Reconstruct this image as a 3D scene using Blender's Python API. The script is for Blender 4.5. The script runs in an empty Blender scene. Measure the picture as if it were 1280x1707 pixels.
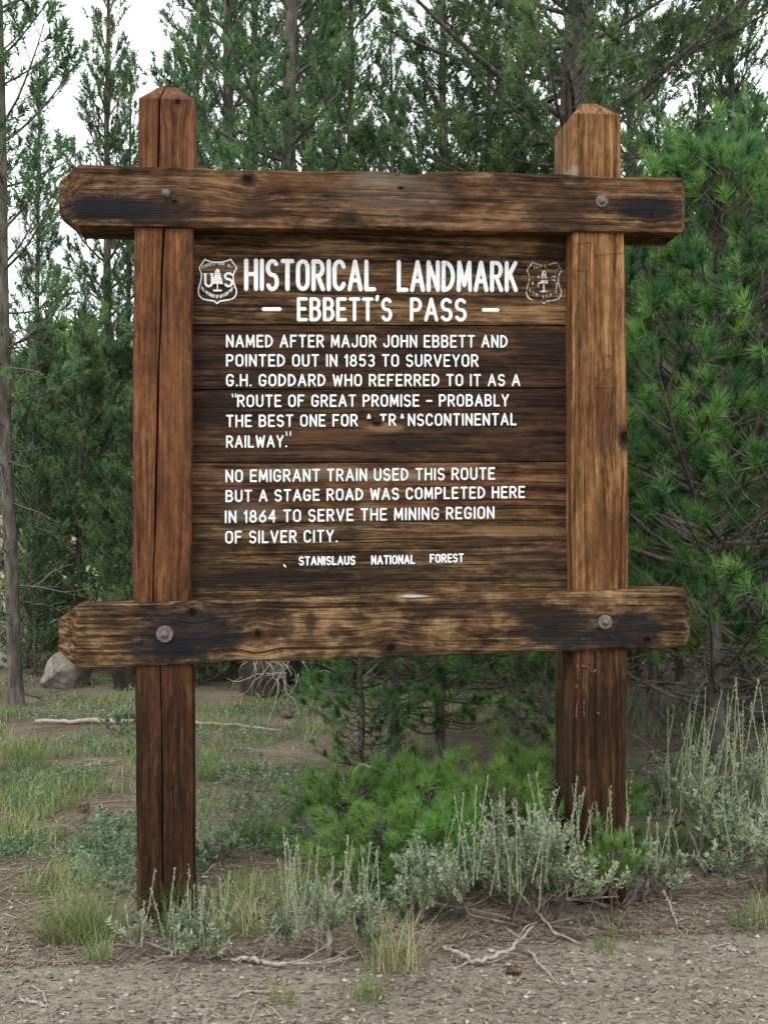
import bpy, math, random
import numpy as np
from mathutils import Matrix, Vector, noise as mnoise

# ------------------------------------------------------------------ camera, sky, sun
sc = bpy.context.scene
COL = sc.collection
F, CX, CY = 2078.5, 640.0, 853.5                 # focal length and centre, in pixels of the photograph
CAM = np.array([-0.4705, -4.0434, 1.2188])
YAW, PITCH, ROLL = -0.1146, 0.0195, 0.0044
RM = Matrix.Rotation(YAW, 3, 'Z') @ Matrix.Rotation(PITCH, 3, 'X') @ Matrix.Rotation(ROLL, 3, 'Y')
R3 = np.array(RM)
cd = bpy.data.cameras.new('camera'); cam = bpy.data.objects.new('camera', cd); COL.objects.link(cam)
cam.matrix_world = Matrix.Translation(Vector(CAM)) @ (RM @ Matrix.Rotation(math.pi/2, 3, 'X')).to_4x4()
cd.sensor_fit = 'VERTICAL'; cd.sensor_height = 36; cd.lens = F/1707*36
cd.clip_start = 0.05; cd.clip_end = 2000
sc.camera = cam
sc.cycles.max_bounces = 5; sc.cycles.diffuse_bounces = 3; sc.cycles.glossy_bounces = 2; sc.cycles.transmission_bounces = 3

SUN_EL, SUN_AZ = math.radians(52), math.radians(205)     # azimuth clockwise from +Y: behind the camera, a little left
w = bpy.data.worlds.new('World'); sc.world = w; w.use_nodes = True
nt = w.node_tree; nt.nodes.clear()
wo = nt.nodes.new('ShaderNodeOutputWorld'); bg = nt.nodes.new('ShaderNodeBackground')
sky = nt.nodes.new('ShaderNodeTexSky'); sky.sky_type = 'NISHITA'; sky.sun_disc = False
sky.sun_elevation = SUN_EL; sky.sun_rotation = SUN_AZ; sky.dust_density = 3; sky.air_density = 1.0; sky.altitude = 2600
tc = nt.nodes.new('ShaderNodeTexCoord'); cn = nt.nodes.new('ShaderNodeTexNoise')
cn.inputs['Scale'].default_value = 2.2; cn.inputs['Detail'].default_value = 5
cr = nt.nodes.new('ShaderNodeValToRGB')
cr.color_ramp.elements[0].position = .30; cr.color_ramp.elements[0].color = (.78, .78, .78, 1)
cr.color_ramp.elements[1].position = .62; cr.color_ramp.elements[1].color = (.97, .97, .97, 1)
mx = nt.nodes.new('ShaderNodeMix'); mx.data_type = 'RGBA'
mx.inputs['B'].default_value = (13.0, 13.7, 13.9, 1)      # the overcast's own brightness, before the strength below
bg.inputs['Strength'].default_value = 0.1
L = nt.links.new
L(tc.outputs['Generated'], cn.inputs['Vector']); L(cn.outputs['Fac'], cr.inputs['Fac']); L(cr.outputs['Color'], mx.inputs['Factor'])
L(sky.outputs['Color'], mx.inputs['A']); L(mx.outputs['Result'], bg.inputs['Color']); L(bg.outputs['Background'], wo.inputs['Surface'])
sd = bpy.data.lights.new('sun', 'SUN'); sun = bpy.data.objects.new('sun', sd); COL.objects.link(sun)
sd.energy = 1.2; sd.angle = math.radians(25); sd.color = (1, .985, .95)
sdir = Vector((math.sin(SUN_AZ)*math.cos(SUN_EL), math.cos(SUN_AZ)*math.cos(SUN_EL), math.sin(SUN_EL)))
sun.rotation_euler = sdir.to_track_quat('Z', 'Y').to_euler()
sc.view_settings.view_transform = 'Standard'; sc.view_settings.look = 'None'
sc.view_settings.exposure = 0.65; sc.view_settings.gamma = 1
sc.view_settings.use_curve_mapping = False

# ------------------------------------------------------------------ helpers
def ray(px, py): return R3 @ np.array([(px-CX)/F, 1.0, (CY-py)/F])
def on_y(px, py, y):                 # where the sight line of a photo pixel meets the vertical plane y
    d = ray(px, py); t = (y-CAM[1])/d[1]; return CAM + t*d
def on_ground(px, py):               # where it meets the ground
    d = ray(px, py); t = -CAM[2]/d[2]; p = CAM + t*d; return float(p[0]), float(p[1])
def at_depth(px, dist):              # ground position below a photo column, at a distance from the camera
    d = ray(px, 894); p = CAM + d*dist*1.235; return float(p[0]), float(p[1])

def vnoise(x, y, seed=0):
    xi = np.floor(x).astype(np.int64); yi = np.floor(y).astype(np.int64); fx = x-xi; fy = y-yi
    fx = fx*fx*(3-2*fx); fy = fy*fy*(3-2*fy)
    def h(a, b):
        n = (a*374761393 + b*668265263 + seed*974711) & 0x7fffffff
        n = ((n ^ (n >> 13))*1274126177) & 0x7fffffff
        return ((n ^ (n >> 16)) & 0xffff)/65535.0
    return (h(xi, yi)*(1-fx)+h(xi+1, yi)*fx)*(1-fy) + (h(xi, yi+1)*(1-fx)+h(xi+1, yi+1)*fx)*fy
def fbm(x, y, seed=0, octv=4):
    r = 0; a = .5
    for k in range(octv): r = r + a*(vnoise(x, y, seed+k)-.5); x = x*2.03+3.1; y = y*2.03+7.7; a *= .5
    return r

def height(x, y):
    x = np.asarray(x, float); y = np.asarray(y, float)
    z = .05*fbm(x*1.1, y*1.1, 3, 4) + .10*fbm(x*.25, y*.25, 9, 3)*np.clip((y-.5)/3, 0, 1)
    z = z + .035*np.clip((y+.28+.25*np.sin(x*1.7))/.35, 0, 1)          # the verge stands a little above the bare dirt
    z = z + .012*fbm(x*9, y*9, 21, 3)
    r = np.clip((y-13)/70, 0, 1); z = z + 8*r*r*(3-2*r)*(1+.5*fbm(x*.03, y*.03, 5, 3)) + np.clip(y-83, 0, 400)*.06
    return z - .03
def hz(x, y): return float(height(np.array([x]), np.array([y]))[0])

def tag(o, label=None, cat=None, group=None, kind=None):
    if label: o['label'] = label
    if cat: o['category'] = cat
    if group: o['group'] = group
    if kind: o['kind'] = kind
    return o
def empty(name, loc, rz=0, parent=None):
    o = bpy.data.objects.new(name, None); COL.objects.link(o); o.location = loc; o.rotation_euler.z = rz
    o.empty_display_size = .2
    return o
def copy_tree(o, parent=None):
    c = o.copy(); COL.objects.link(c); c.parent = parent
    for ch in o.children: copy_tree(ch, c)
    return c

class Acc:
    """collects vertices and faces; build() links them as one mesh object"""
    def __init__(s): s.V = []; s.F = {}; s.n = 0; s.T = []
    def add(s, V, faces, mat=0, tint=None):
        V = np.asarray(V, np.float32).reshape(-1, 3)
        s.V.append(V)
        s.T.append(np.full(len(V), .5, np.float32) if tint is None else np.broadcast_to(np.asarray(tint, np.float32), (len(V),)))
        for f in (faces if isinstance(faces, list) else [faces]):
            f = np.asarray(f, np.int64); s.F.setdefault((f.shape[1], mat), []).append(f+s.n)
        s.n += len(V)
    def mesh(s, name, mats, smooth=False):
        me = bpy.data.meshes.new(name); V = np.concatenate(s.V)
        me.vertices.add(len(V)); me.vertices.foreach_set('co', V.ravel())
        loops = []; starts = []; mi = []; pos = 0
        for (k, m), fs in s.F.items():
            f = np.concatenate(fs); loops.append(f.ravel()); starts.append(pos+np.arange(len(f))*k); mi.append(np.full(len(f), m)); pos += f.size
        loops = np.concatenate(loops); starts = np.concatenate(starts); mi = np.concatenate(mi)
        me.loops.add(len(loops)); me.loops.foreach_set('vertex_index', loops.astype(np.int32))
        me.polygons.add(len(starts)); me.polygons.foreach_set('loop_start', starts.astype(np.int32))
        me.update(calc_edges=True)
        me.polygons.foreach_set('material_index', mi.astype(np.int32))
        me.polygons.foreach_set('use_smooth', np.full(len(starts), smooth, bool))
        a = me.attributes.new('tint', 'FLOAT', 'POINT'); a.data.foreach_set('value', np.concatenate(s.T).astype(np.float32))
        for m in (mats if isinstance(mats, (list, tuple)) else [mats]): me.materials.append(m)
        me.validate(); me.update()
        return me
    def build(s, name, mats, parent=None, smooth=False, loc=None):
        o = bpy.data.objects.new(name, s.mesh(name, mats, smooth)); COL.objects.link(o); o.parent = parent
        if loc is not None: o.location = loc
        return o

def nrm(v): return v/np.maximum(np.linalg.norm(v, axis=-1, keepdims=True), 1e-9)
def tube(acc, P, R, n=6, mat=0, tint=None, cap=True, rough=0, rng=None):
    P = np.asarray(P, float); R = np.broadcast_to(np.asarray(R, float), (len(P),))
    T = nrm(np.gradient(P, axis=0)); u = np.array([.3, .9, .2]) if abs(T[0][2]) > .7 else np.array([0, 0, 1.])
    A = nrm(np.cross(T, u)); B = np.cross(T, A)
    a = np.arange(n)*2*np.pi/n
    rr = R[:, None]*(np.ones((len(P), n)) if not rough else 1+rough*(rng.random((len(P), n))-.5))
    V = P[:, None]+rr[..., None]*(np.cos(a)[None, :, None]*A[:, None]+np.sin(a)[None, :, None]*B[:, None])
    m = len(P); i = np.arange(m-1)[:, None]*n; j = np.arange(n)[None]
    q = np.stack([i+j, i+(j+1) % n, i+n+(j+1) % n, i+n+j], -1).reshape(-1, 4)
    fs = [q]
    if cap: fs += [np.arange(n)[None, ::-1], (np.arange(n)+(m-1)*n)[None]]
    acc.add(V.reshape(-1, 3), fs, mat, tint)

# ------------------------------------------------------------------ materials
class NM:
    def __init__(s, name):
        s.m = bpy.data.materials.new(name); s.m.use_nodes = True; s.t = s.m.node_tree; s.t.nodes.clear()
        s.out = s.n('OutputMaterial'); s.b = s.n('BsdfPrincipled'); s.l(s.b.outputs[0], s.out.inputs[0])
    def n(s, k): return s.t.nodes.new('ShaderNode'+k)
    def l(s, a, b): s.t.links.new(a, b)
    def put(s, sock, v):
        if isinstance(v, bpy.types.NodeSocket): s.l(v, sock)
        else: sock.default_value = v
    def math(s, op, a, b=0, c=None, clamp=False):
        n = s.n('Math'); n.operation = op; n.use_clamp = clamp; s.put(n.inputs[0], a); s.put(n.inputs[1], b)
        if c is not None: s.put(n.inputs[2], c)
        return n.outputs[0]
    def vm(s, op, a, b): n = s.n('VectorMath'); n.operation = op; s.put(n.inputs[0], a); s.put(n.inputs[1], b); return n.outputs[0]
    def mix(s, f, a, b, blend='MIX'):
        n = s.n('Mix'); n.data_type = 'RGBA'; n.blend_type = blend; s.put(n.inputs['Factor'], f)
        s.put(n.inputs['A'], (*a, 1) if isinstance(a, tuple) else a); s.put(n.inputs['B'], (*b, 1) if isinstance(b, tuple) else b)
        return n.outputs['Result']
    def noise(s, vec, scale, detail=4, rough=.55, dist=0):
        n = s.n('TexNoise'); s.put(n.inputs['Vector'], vec); n.inputs['Scale'].default_value = scale
        n.inputs['Detail'].default_value = detail; n.inputs['Roughness'].default_value = rough; n.inputs['Distortion'].default_value = dist
        return n.outputs['Fac']
    def ramp(s, f, stops):
        n = s.n('ValToRGB'); e = n.color_ramp.elements
        while len(e) < len(stops): e.new(.5)
        for k, (p, c) in enumerate(stops): e[k].position = p; e[k].color = (*c, 1) if isinstance(c, tuple) else (c, c, c, 1)
        s.put(n.inputs['Fac'], f); return n.outputs['Color']
    def coord(s, k='Object'): return s.n('TexCoord').outputs[k]
    def bump(s, h, strength, dist=.01):
        n = s.n('Bump'); n.inputs['Strength'].default_value = strength; n.inputs['Distance'].default_value = dist
        s.put(n.inputs['Height'], h); s.l(n.outputs[0], s.b.inputs['Normal'])
    def done(s, col, rough=.8, spec=.3):
        s.put(s.b.inputs['Base Color'], (*col, 1) if isinstance(col, tuple) else col); s.put(s.b.inputs['Roughness'], rough)
        s.b.inputs['Specular IOR Level'].default_value = spec; return s.m

def wood(name, axis, dark, mid, light, seed=0, patch=.5, stains=(), knots=(), fine=1.0, streak=1.0, foot=None, contrast=1.0, lines=(), iso=(2.2, 11), checks=.75):
    """timber with its grain along 'X' or 'Z' (object space); stains and knots are (x, z, rx, rz, strength[, colour])"""
    g = NM(name); p = g.coord(); sx = g.n('SeparateXYZ'); g.l(p, sx.inputs[0])
    X, Y, Z = sx.outputs; al, ac = (X, Z) if axis == 'X' else (Z, X)
    off = g.n('CombineXYZ'); off.inputs[0].default_value = seed*3.7; off.inputs[1].default_value = seed*1.9; off.inputs[2].default_value = seed*5.3
    # grain bends round the knots
    for (kx, kz, rx, rz, st, *c) in knots:
        dx = g.math('DIVIDE', g.math('SUBTRACT', X, kx), rx*2.6); dz = g.math('DIVIDE', g.math('SUBTRACT', Z, kz), rz*2.6)
        r2 = g.math('ADD', g.math('MULTIPLY', dx, dx), g.math('MULTIPLY', dz, dz))
        w_ = g.math('POWER', 2.718, g.math('MULTIPLY', r2, -1.0))
        lat = dz if axis == 'X' else dx
        ac = g.math('SUBTRACT', ac, g.math('MULTIPLY', g.math('MULTIPLY', w_, lat), 1.5*(rz if axis == 'X' else rx)))
    cm = g.n('CombineXYZ'); g.l(al, cm.inputs[0]); g.l(ac, cm.inputs[1]); g.l(Y, cm.inputs[2])
    q = g.vm('ADD', cm.outputs[0], off.outputs[0])
    wn = g.n('TexNoise'); g.put(wn.inputs['Vector'], g.vm('MULTIPLY', q, (1.1, 5, 4))); wn.inputs['Scale'].default_value = 1; wn.inputs['Detail'].default_value = 3
    wv = g.vm('MULTIPLY', g.vm('SUBTRACT', wn.outputs['Color'], (.5, .5, .5)), (0, .045, .03))
    q = g.vm('ADD', q, wv)
    n1 = g.noise(g.vm('MULTIPLY', q, (3.5, 120, 110)), 1, 4, .65)         # fibres
    n2 = g.noise(g.vm('MULTIPLY', q, (.9, 62, 50)), 1, 3, .6)          # growth bands
    n3 = g.noise(g.vm('MULTIPLY', q, (iso[0], iso[1], 10)), 1, 6, .66, .5)     # weathered patches
    n4 = g.noise(g.vm('MULTIPLY', q, (18, 60, 50)), 1, 6, .7, .3)       # blotches
    n6 = g.noise(g.vm('MULTIPLY', q, (11, 17, 15)), 1, 7, .72, .6)       # ragged edges of stains
    n5 = g.noise(g.vm('MULTIPLY', q, (1.5, 110, 90)), 1, 3, .5)         # dark checks along the grain
    f = g.math('ADD', g.math('MULTIPLY', g.math('SUBTRACT', n2, .5), 1.25*streak*contrast), g.math('MULTIPLY', g.math('SUBTRACT', n1, .5), 1.2*fine))
    f = g.math('ADD', f, g.math('MULTIPLY', g.math('SUBTRACT', n3, .5), 3.0*patch)); f = g.math('ADD', f, g.math('MULTIPLY', g.math('SUBTRACT', n4, .5), 1.1*contrast)); f = g.math('ADD', f, .47)
    col = g.ramp(f, [(.12, dark), (.50, mid), (.92, light)])
    ck = g.n('MapRange'); g.put(ck.inputs[0], n5); ck.inputs[1].default_value = .61; ck.inputs[2].default_value = .66
    col = g.mix(g.math('MULTIPLY', ck.outputs[0], checks), col, (.012, .007, .005))
    def ell(x0, z0, rx, rz, soft=.5, wob=.5):
        dx = g.math('DIVIDE', g.math('SUBTRACT', X, x0), rx); dz = g.math('DIVIDE', g.math('SUBTRACT', Z, z0), rz)
        r = g.math('SQRT', g.math('ADD', g.math('MULTIPLY', dx, dx), g.math('MULTIPLY', dz, dz)))
        r = g.math('ADD', r, g.math('MULTIPLY', g.math('SUBTRACT', n6, .5), wob*3.4)); r = g.math('ADD', r, g.math('MULTIPLY', g.math('SUBTRACT', n4, .5), wob*1.6))
        n = g.n('MapRange'); n.interpolation_type = 'SMOOTHSTEP'; g.put(n.inputs[0], r); n.inputs[1].default_value = 1+soft*.5; n.inputs[2].default_value = 1-soft; n.inputs[3].default_value = 0; n.inputs[4].default_value = 1
        return n.outputs[0], r
    for (x0, z0, rx, rz, st, *c) in stains:
        m, _ = ell(x0, z0, rx, rz); col = g.mix(g.math('MULTIPLY', m, st), col, c[0] if c else (.010, .010, .013))
    hk = None
    for (x0, z0, rx, rz, st, *c) in knots:
        m, r = ell(x0, z0, rx, rz, .35, .30)
        rings = g.math('MULTIPLY', g.math('ADD', g.math('SINE', g.math('MULTIPLY', r, 11)), 1), .5)
        kc = g.mix(rings, (.008, .005, .003), (.034, .018, .009)); col = g.mix(g.math('MULTIPLY', m, st), col, kc)
        m2, _ = ell(x0, z0, rx*.5, rz*.45, .5, .55); col = g.mix(m2, col, (.004, .003, .003)); hk = m2 if hk is None else g.math('MAXIMUM', hk, m2)
    for (c0, sl, wd, a0, a1) in lines:        # season checks: thin dark splits along the grain
        wob = g.math('MULTIPLY', g.math('SUBTRACT', g.noise(g.vm('MULTIPLY', q, (7, .5, .5)), 1, 4), .5), .03)
        d = g.math('ABSOLUTE', g.math('SUBTRACT', g.math('ADD', g.math('SUBTRACT', (Z if axis == 'X' else X), c0), wob), g.math('MULTIPLY', al, sl)))
        inside = g.math('MULTIPLY', g.math('GREATER_THAN', al, a0), g.math('LESS_THAN', al, a1))
        m = g.math('MULTIPLY', g.math('LESS_THAN', d, wd), inside); col = g.mix(g.math('MULTIPLY', m, .85), col, (.008, .005, .004))
    if foot:      # post darker towards its foot
        n = g.n('MapRange'); n.interpolation_type = 'SMOOTHSTEP'; g.put(n.inputs[0], g.math('ADD', Z, g.math('MULTIPLY', g.math('SUBTRACT', n3, .5), .5))); n.inputs[1].default_value = foot[0]; n.inputs[2].default_value = foot[1]; n.inputs[3].default_value = foot[2]; n.inputs[4].default_value = 0
        col = g.mix(n.outputs[0], col, g.ramp(f, [(.2, (.008, .004, .0025)), (.6, (.022, .010, .0045)), (.95, (.070, .030, .012))]))
    h = g.math('SUBTRACT', g.math('ADD', n1, g.math('MULTIPLY', n2, .8)), g.math('MULTIPLY', ck.outputs[0], .9))
    if hk is not None: h = g.math('SUBTRACT', h, g.math('MULTIPLY', hk, 2.0))
    g.bump(h, .8, .005)
    return g.done(col, .78, .12)

def simple(name, stops, scale, rough=.85, bump=.3, bd=.01, stretch=(1, 1, 1), detail=5, spec=.25):
    g = NM(name); p = g.vm('MULTIPLY', g.coord(), stretch); f = g.noise(p, scale, detail, .6)
    g.bump(f, bump, bd); return g.done(g.ramp(f, stops), rough, spec)

def leafmat(name, stops, trans=.3, rough=.55, var=.25):
    g = NM(name); a = g.n('Attribute'); a.attribute_name = 'tint'
    col = g.ramp(a.outputs['Fac'], stops)
    oi = g.n('ObjectInfo'); hs = g.n('HueSaturation'); g.l(col, hs.inputs['Color'])
    g.put(hs.inputs['Value'], g.math('ADD', g.math('MULTIPLY', oi.outputs['Random'], var), 1-var/2))
    g.put(hs.inputs['Hue'], g.math('ADD', g.math('MULTIPLY', oi.outputs['Random'], .03), .485))
    g.done(hs.outputs[0], rough, .3)
    t = g.n('BsdfTranslucent'); g.l(hs.outputs[0], t.inputs[0]); m = g.n('MixShader'); m.inputs[0].default_value = trans
    g.l(g.b.outputs[0], m.inputs[1]); g.l(t.outputs[0], m.inputs[2]); g.l(m.outputs[0], g.out.inputs[0])
    return g.m

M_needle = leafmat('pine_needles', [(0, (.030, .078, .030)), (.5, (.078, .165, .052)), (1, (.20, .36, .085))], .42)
M_needle_far = leafmat('pine_needles_hazed', [(0, (.045, .090, .045)), (.5, (.120, .205, .090)), (1, (.22, .32, .13))], .48)  # same needles, paler and bluer: distance haze put into the colour
M_bud = simple('pine_bud', [(.3, (.20, .07, .02)), (.7, (.38, .16, .05))], 80)
M_bark = simple('pine_bark', [(.3, (.030, .024, .020)), (.5, (.095, .078, .066)), (.72, (.20, .175, .15))], 16, .95, .9, .02, (1, 1, .3))
M_twig = simple('dead_twig', [(.3, (.055, .046, .038)), (.7, (.19, .165, .14))], 14, .9, .3)
M_sage = leafmat('sage_leaf', [(0, (.12, .155, .085)), (.5, (.25, .295, .175)), (1, (.42, .46, .31))], .2, .8, .15)
M_sagewood = simple('sage_wood', [(.3, (.06, .045, .035)), (.55, (.17, .14, .115)), (.8, (.34, .30, .26))], 30, .95, .6, .01, (1, 1, .4))
M_grass = leafmat('grass_blade', [(0, (.06, .12, .03)), (.45, (.13, .20, .06)), (.75, (.25, .28, .11)), (1, (.45, .39, .22))], .3, .6, .2)
M_forb = leafmat('forb_leaf', [(0, (.07, .115, .055)), (.5, (.13, .19, .10)), (1, (.25, .32, .19))], .25, .6)
M_litter = leafmat('needle_litter', [(0, (.055, .036, .022)), (.45, (.14, .10, .065)), (.8, (.26, .20, .135)), (1, (.40, .34, .26))], 0, .9)
M_stone = leafmat('pebble', [(0, (.09, .075, .06)), (.6, (.19, .165, .135)), (.93, (.34, .30, .25)), (1, (.38, .35, .30))], 0, .9)
M_rock = simple('granite', [(.25, (.085, .070, .055)), (.5, (.17, .150, .125)), (.75, (.30, .275, .24))], 9, .95, .7, .02)
M_log = simple('weathered_log', [(.25, (.10, .08, .065)), (.5, (.27, .235, .20)), (.8, (.46, .42, .36))], 10, .95, .6, .01, (.12, 1, 1))
M_stick = simple('bleached_stick', [(.25, (.13, .105, .085)), (.7, (.38, .33, .28))], 40, .9, .4)
M_stump = simple('charred_stump', [(.3, (.008, .007, .006)), (.6, (.035, .027, .021)), (.8, (.09, .07, .055))], 12, .95, .9, .03, (1, 1, .25))
M_cone = simple('pine_cone', [(.3, (.06, .035, .02)), (.7, (.24, .17, .11))], 60, .9)
M_iron = simple('rusted_iron', [(.3, (.055, .042, .040)), (.55, (.13, .10, .095)), (.8, (.22, .18, .165))], 120, .7, .3, .002, spec=.4)
M_white = simple('white_paint', [(.27, (.28, .23, .19)), (.34, (.66, .65, .63)), (.42, (.74, .75, .76)), (.8, (.80, .81, .82))], 75, .7, .3, .002)
M_groove_shade = simple('groove_shade', [(.3, (.006, .004, .003)), (.7, (.018, .011, .007))], 90)  # dark rim of the letters, the routed recess's shade painted as colour
M_worn = simple('worn_paint', [(.40, (.10, .075, .055)), (.50, (.42, .39, .36)), (.68, (.72, .71, .70))], 130, .7, .2, .002)
M_petal = simple('petal', [(.3, (.75, .72, .68)), (.7, (.85, .83, .80))], 20)
M_purple = simple('purple_petal', [(.3, (.40, .12, .42)), (.7, (.55, .20, .55))], 20)
M_yellow = simple('yellow_petal', [(.3, (.60, .38, .03)), (.7, (.70, .50, .06))], 20)

# ground: dirt, darker and browner under the trees
g = NM('dirt'); p = g.coord(); s_ = g.n('SeparateXYZ'); g.l(p, s_.inputs[0])
a = g.noise(p, 2.2, 6, .6); b = g.noise(p, 38, 5, .7); c = g.noise(p, 150, 3, .7); d = g.noise(p, .8, 4, .6)
f = g.math('ADD', g.math('MULTIPLY', a, .45), g.math('ADD', g.math('MULTIPLY', b, .35), g.math('MULTIPLY', c, .35)))
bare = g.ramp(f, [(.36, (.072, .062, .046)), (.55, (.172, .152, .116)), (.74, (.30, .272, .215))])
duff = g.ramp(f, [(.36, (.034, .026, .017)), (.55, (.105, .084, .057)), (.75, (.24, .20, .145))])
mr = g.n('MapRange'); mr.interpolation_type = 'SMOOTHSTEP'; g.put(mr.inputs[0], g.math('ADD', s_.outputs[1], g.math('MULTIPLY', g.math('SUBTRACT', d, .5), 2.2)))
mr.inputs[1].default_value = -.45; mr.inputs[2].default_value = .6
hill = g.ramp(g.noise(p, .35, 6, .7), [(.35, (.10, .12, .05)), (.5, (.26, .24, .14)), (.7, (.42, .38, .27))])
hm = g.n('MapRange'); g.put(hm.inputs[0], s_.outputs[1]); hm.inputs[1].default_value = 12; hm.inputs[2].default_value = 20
g.bump(g.math('ADD', b, g.math('MULTIPLY', c, .6)), .6, .012)
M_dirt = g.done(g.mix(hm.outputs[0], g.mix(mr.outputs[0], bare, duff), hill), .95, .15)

# ------------------------------------------------------------------ ground
def stretch(a0, a1, step, far, gr=1.09):
    c = list(np.arange(a0, a1, step)); s = step; lo = []; v = a0
    hi = []; v = c[-1]
    while v < far[1]: s *= gr; v += s; hi.append(v)
    s = step; v = a0
    while v > far[0]: s *= gr; v -= s; lo.append(v)
    return np.array(lo[::-1]+c+hi)
gx = stretch(-1.7, 1.9, .02, (-400, 400)); gy = stretch(-1.1, 2.2, .02, (-60, 700), 1.07)
GX, GY = np.meshgrid(gx, gy); GZ = height(GX, GY)
acc = Acc(); n = len(gx); m = len(gy); i = np.arange(m-1)[:, None]*n; j = np.arange(n-1)[None]
acc.add(np.stack([GX, GY, GZ], -1), np.stack([i+j, i+j+1, i+n+j+1, i+n+j], -1).reshape(-1, 4))
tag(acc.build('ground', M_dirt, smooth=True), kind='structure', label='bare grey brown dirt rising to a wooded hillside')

# ------------------------------------------------------------------ the sign
sign = empty('wooden_sign', (0, 0, 0))
tag(sign, 'large brown timber landmark sign with white routed lettering between two posts', 'sign')
rng = np.random.default_rng(4)
HW = .095
def loft(acc, secs, closed_ends=True):
    """rings of equal length, joined to a closed solid"""
    S = np.array(secs); m, n, _ = S.shape
    i = np.arange(m-1)[:, None]*n; j = np.arange(n)[None]
    q = np.stack([i+j, i+(j+1) % n, i+n+(j+1) % n, i+n+j], -1).reshape(-1, 4)
    acc.add(S.reshape(-1, 3), [q, np.arange(n)[None, ::-1], (np.arange(n)+(m-1)*n)[None]])

def timber_ring(x0, x1, y0, y1, r, crack=None, jig=0, k=0):
    """ring of a squared timber seen along its length: front face (y0) first; crack = (pos, half width, depth)"""
    P = [(x0, y0+r)]
    P += [(x0+r*.3, y0+r*.3), (x0+r, y0)]
    if crack:
        c, hw, dp = crack; P += [(c-hw*2.5, y0), (c-hw, y0+.001), (c, y0+dp), (c+hw, y0+.001), (c+hw*2.5, y0)]
    P += [(x1-r, y0), (x1-r*.3, y0+r*.3), (x1, y0+r), (x1, y1-r), (x1-r*.3, y1-r*.3), (x1-r, y1), (x0+r, y1), (x0+r*.3, y1-r*.3), (x0, y1-r)]
    P = np.array(P)
    if jig: P = P + np.array([[jig*mnoise.noise(Vector((a*40, b*40, k))), jig*mnoise.noise(Vector((a*40+9, b*40, k)))] for a, b in P])
    return P

def post(name, edges, mat, crack_fn, depth, ztop, zcap):
    acc = Acc(); secs = []
    zs = np.concatenate([np.linspace(-.35, ztop, 150)])
    ez = np.array([e[2] for e in edges]); el = np.array([e[0] for e in edges]); er = np.array([e[1] for e in edges])
    for k, z in enumerate(zs):
        a, b = np.interp(z, ez, el), np.interp(z, ez, er)
        P = timber_ring(a, b, 0, depth, .006+.003*mnoise.noise(Vector((0, 0, z*9))), crack_fn(z, a, b), .0022, z*6)
        secs.append(np.c_[P, np.full(len(P), z)])
    last = secs[-1]; ctr = last[:, :2].mean(0); ctr = np.array([(last[:, 0].min()+last[:, 0].max())/2, depth/2])
    for t in (.1, .5, .92, 1.0):      # pyramid cap with a blunt top
        s = last.copy(); s[:, :2] = ctr+(last[:, :2]-ctr)*(1-t*.70); s[:, 2] = ztop+(zcap-ztop)*min(1, t*1.02)
        s[:, :2] += .002*np.sin(17*s[:, :2]*50); secs.append(s)
    loft(acc, secs)
    return acc.build(name, mat, sign)
def pe(rows): return [(on_y(a, y, 0)[0], on_y(b, y, 0)[0], on_y((a+b)/2, y, 0)[2]) for a, b, y in rows][::-1]
EL = pe([(231, 325, 165), (231, 325, 270), (224.5, 322.5, 390), (222.5, 320, 560), (222, 320, 760), (223, 318.5, 1000), (226, 321, 1115), (227.5, 323, 1300), (230, 324, 1535)])
ER = pe([(955, 1034, 190), (954, 1035, 288), (952, 1040, 400), (953, 1044, 600), (953, 1047, 800), (954, 1047, 980), (956, 1045, 1090), (957, 1043, 1300), (960, 1041, 1500)])
EL[0] = (EL[0][0], EL[0][1], -.4); ER[0] = (ER[0][0], ER[0][1], -.4)
XL = sum(EL[4][:2])/2; XR = sum(ER[4][:2])/2
W_DARK, W_MID, W_LIGHT = (.022, .011, .007), (.125, .058, .026), (.29, .150, .066)
M_postL = wood('post_timber', 'Z', (.030, .012, .006), (.112, .043, .018), (.235, .103, .042), 1, .38, foot=(.40, 1.2, .88), iso=(2.6, 16), checks=.4, fine=.9, streak=.75,
               stains=[(XL-.07, .55, .05, .5, .5, (.02, .012, .008)), (XL+.03, 1.6, .05, .5, .35, (.085, .030, .014)), (XL, 1.3, .05, .2, .25, (.06, .028, .014))],
               knots=[(XL+.05, 2.62, .018, .022, .45), (XL+.03, .42, .008, .008, .9), (XL+.02, .88, .007, .008, .8)])
M_postR = wood('post_timber_tan', 'Z', (.040, .016, .006), (.150, .067, .025), (.33, .175, .072), 5, .38, foot=(.62, 1.15, .9), iso=(2.6, 16), checks=.4, fine=.95, streak=.9,
               stains=[(XR+.02, 1.62, .06, .16, .55, (.05, .022, .010)), (XR, 1.18, .10, .12, .45, (.07, .028, .012)), (XR-.10, 2.435, .03, .03, .6, (.26, .24, .22)),
                       (XR-.06, .93, .008, .05, .7, (.22, .07, .05)), (XR-.055, .80, .006, .05, .5, (.22, .07, .05)), (XR+.06, .86, .012, .09, .6, (.16, .07, .025))],
               knots=[(XR+.085, 1.545, .026, .042, .85)], lines=[(XR-.045, 0, .0011, 1.9, 2.25), (XR+.05, 0, .0009, 1.1, 1.9)])
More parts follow.
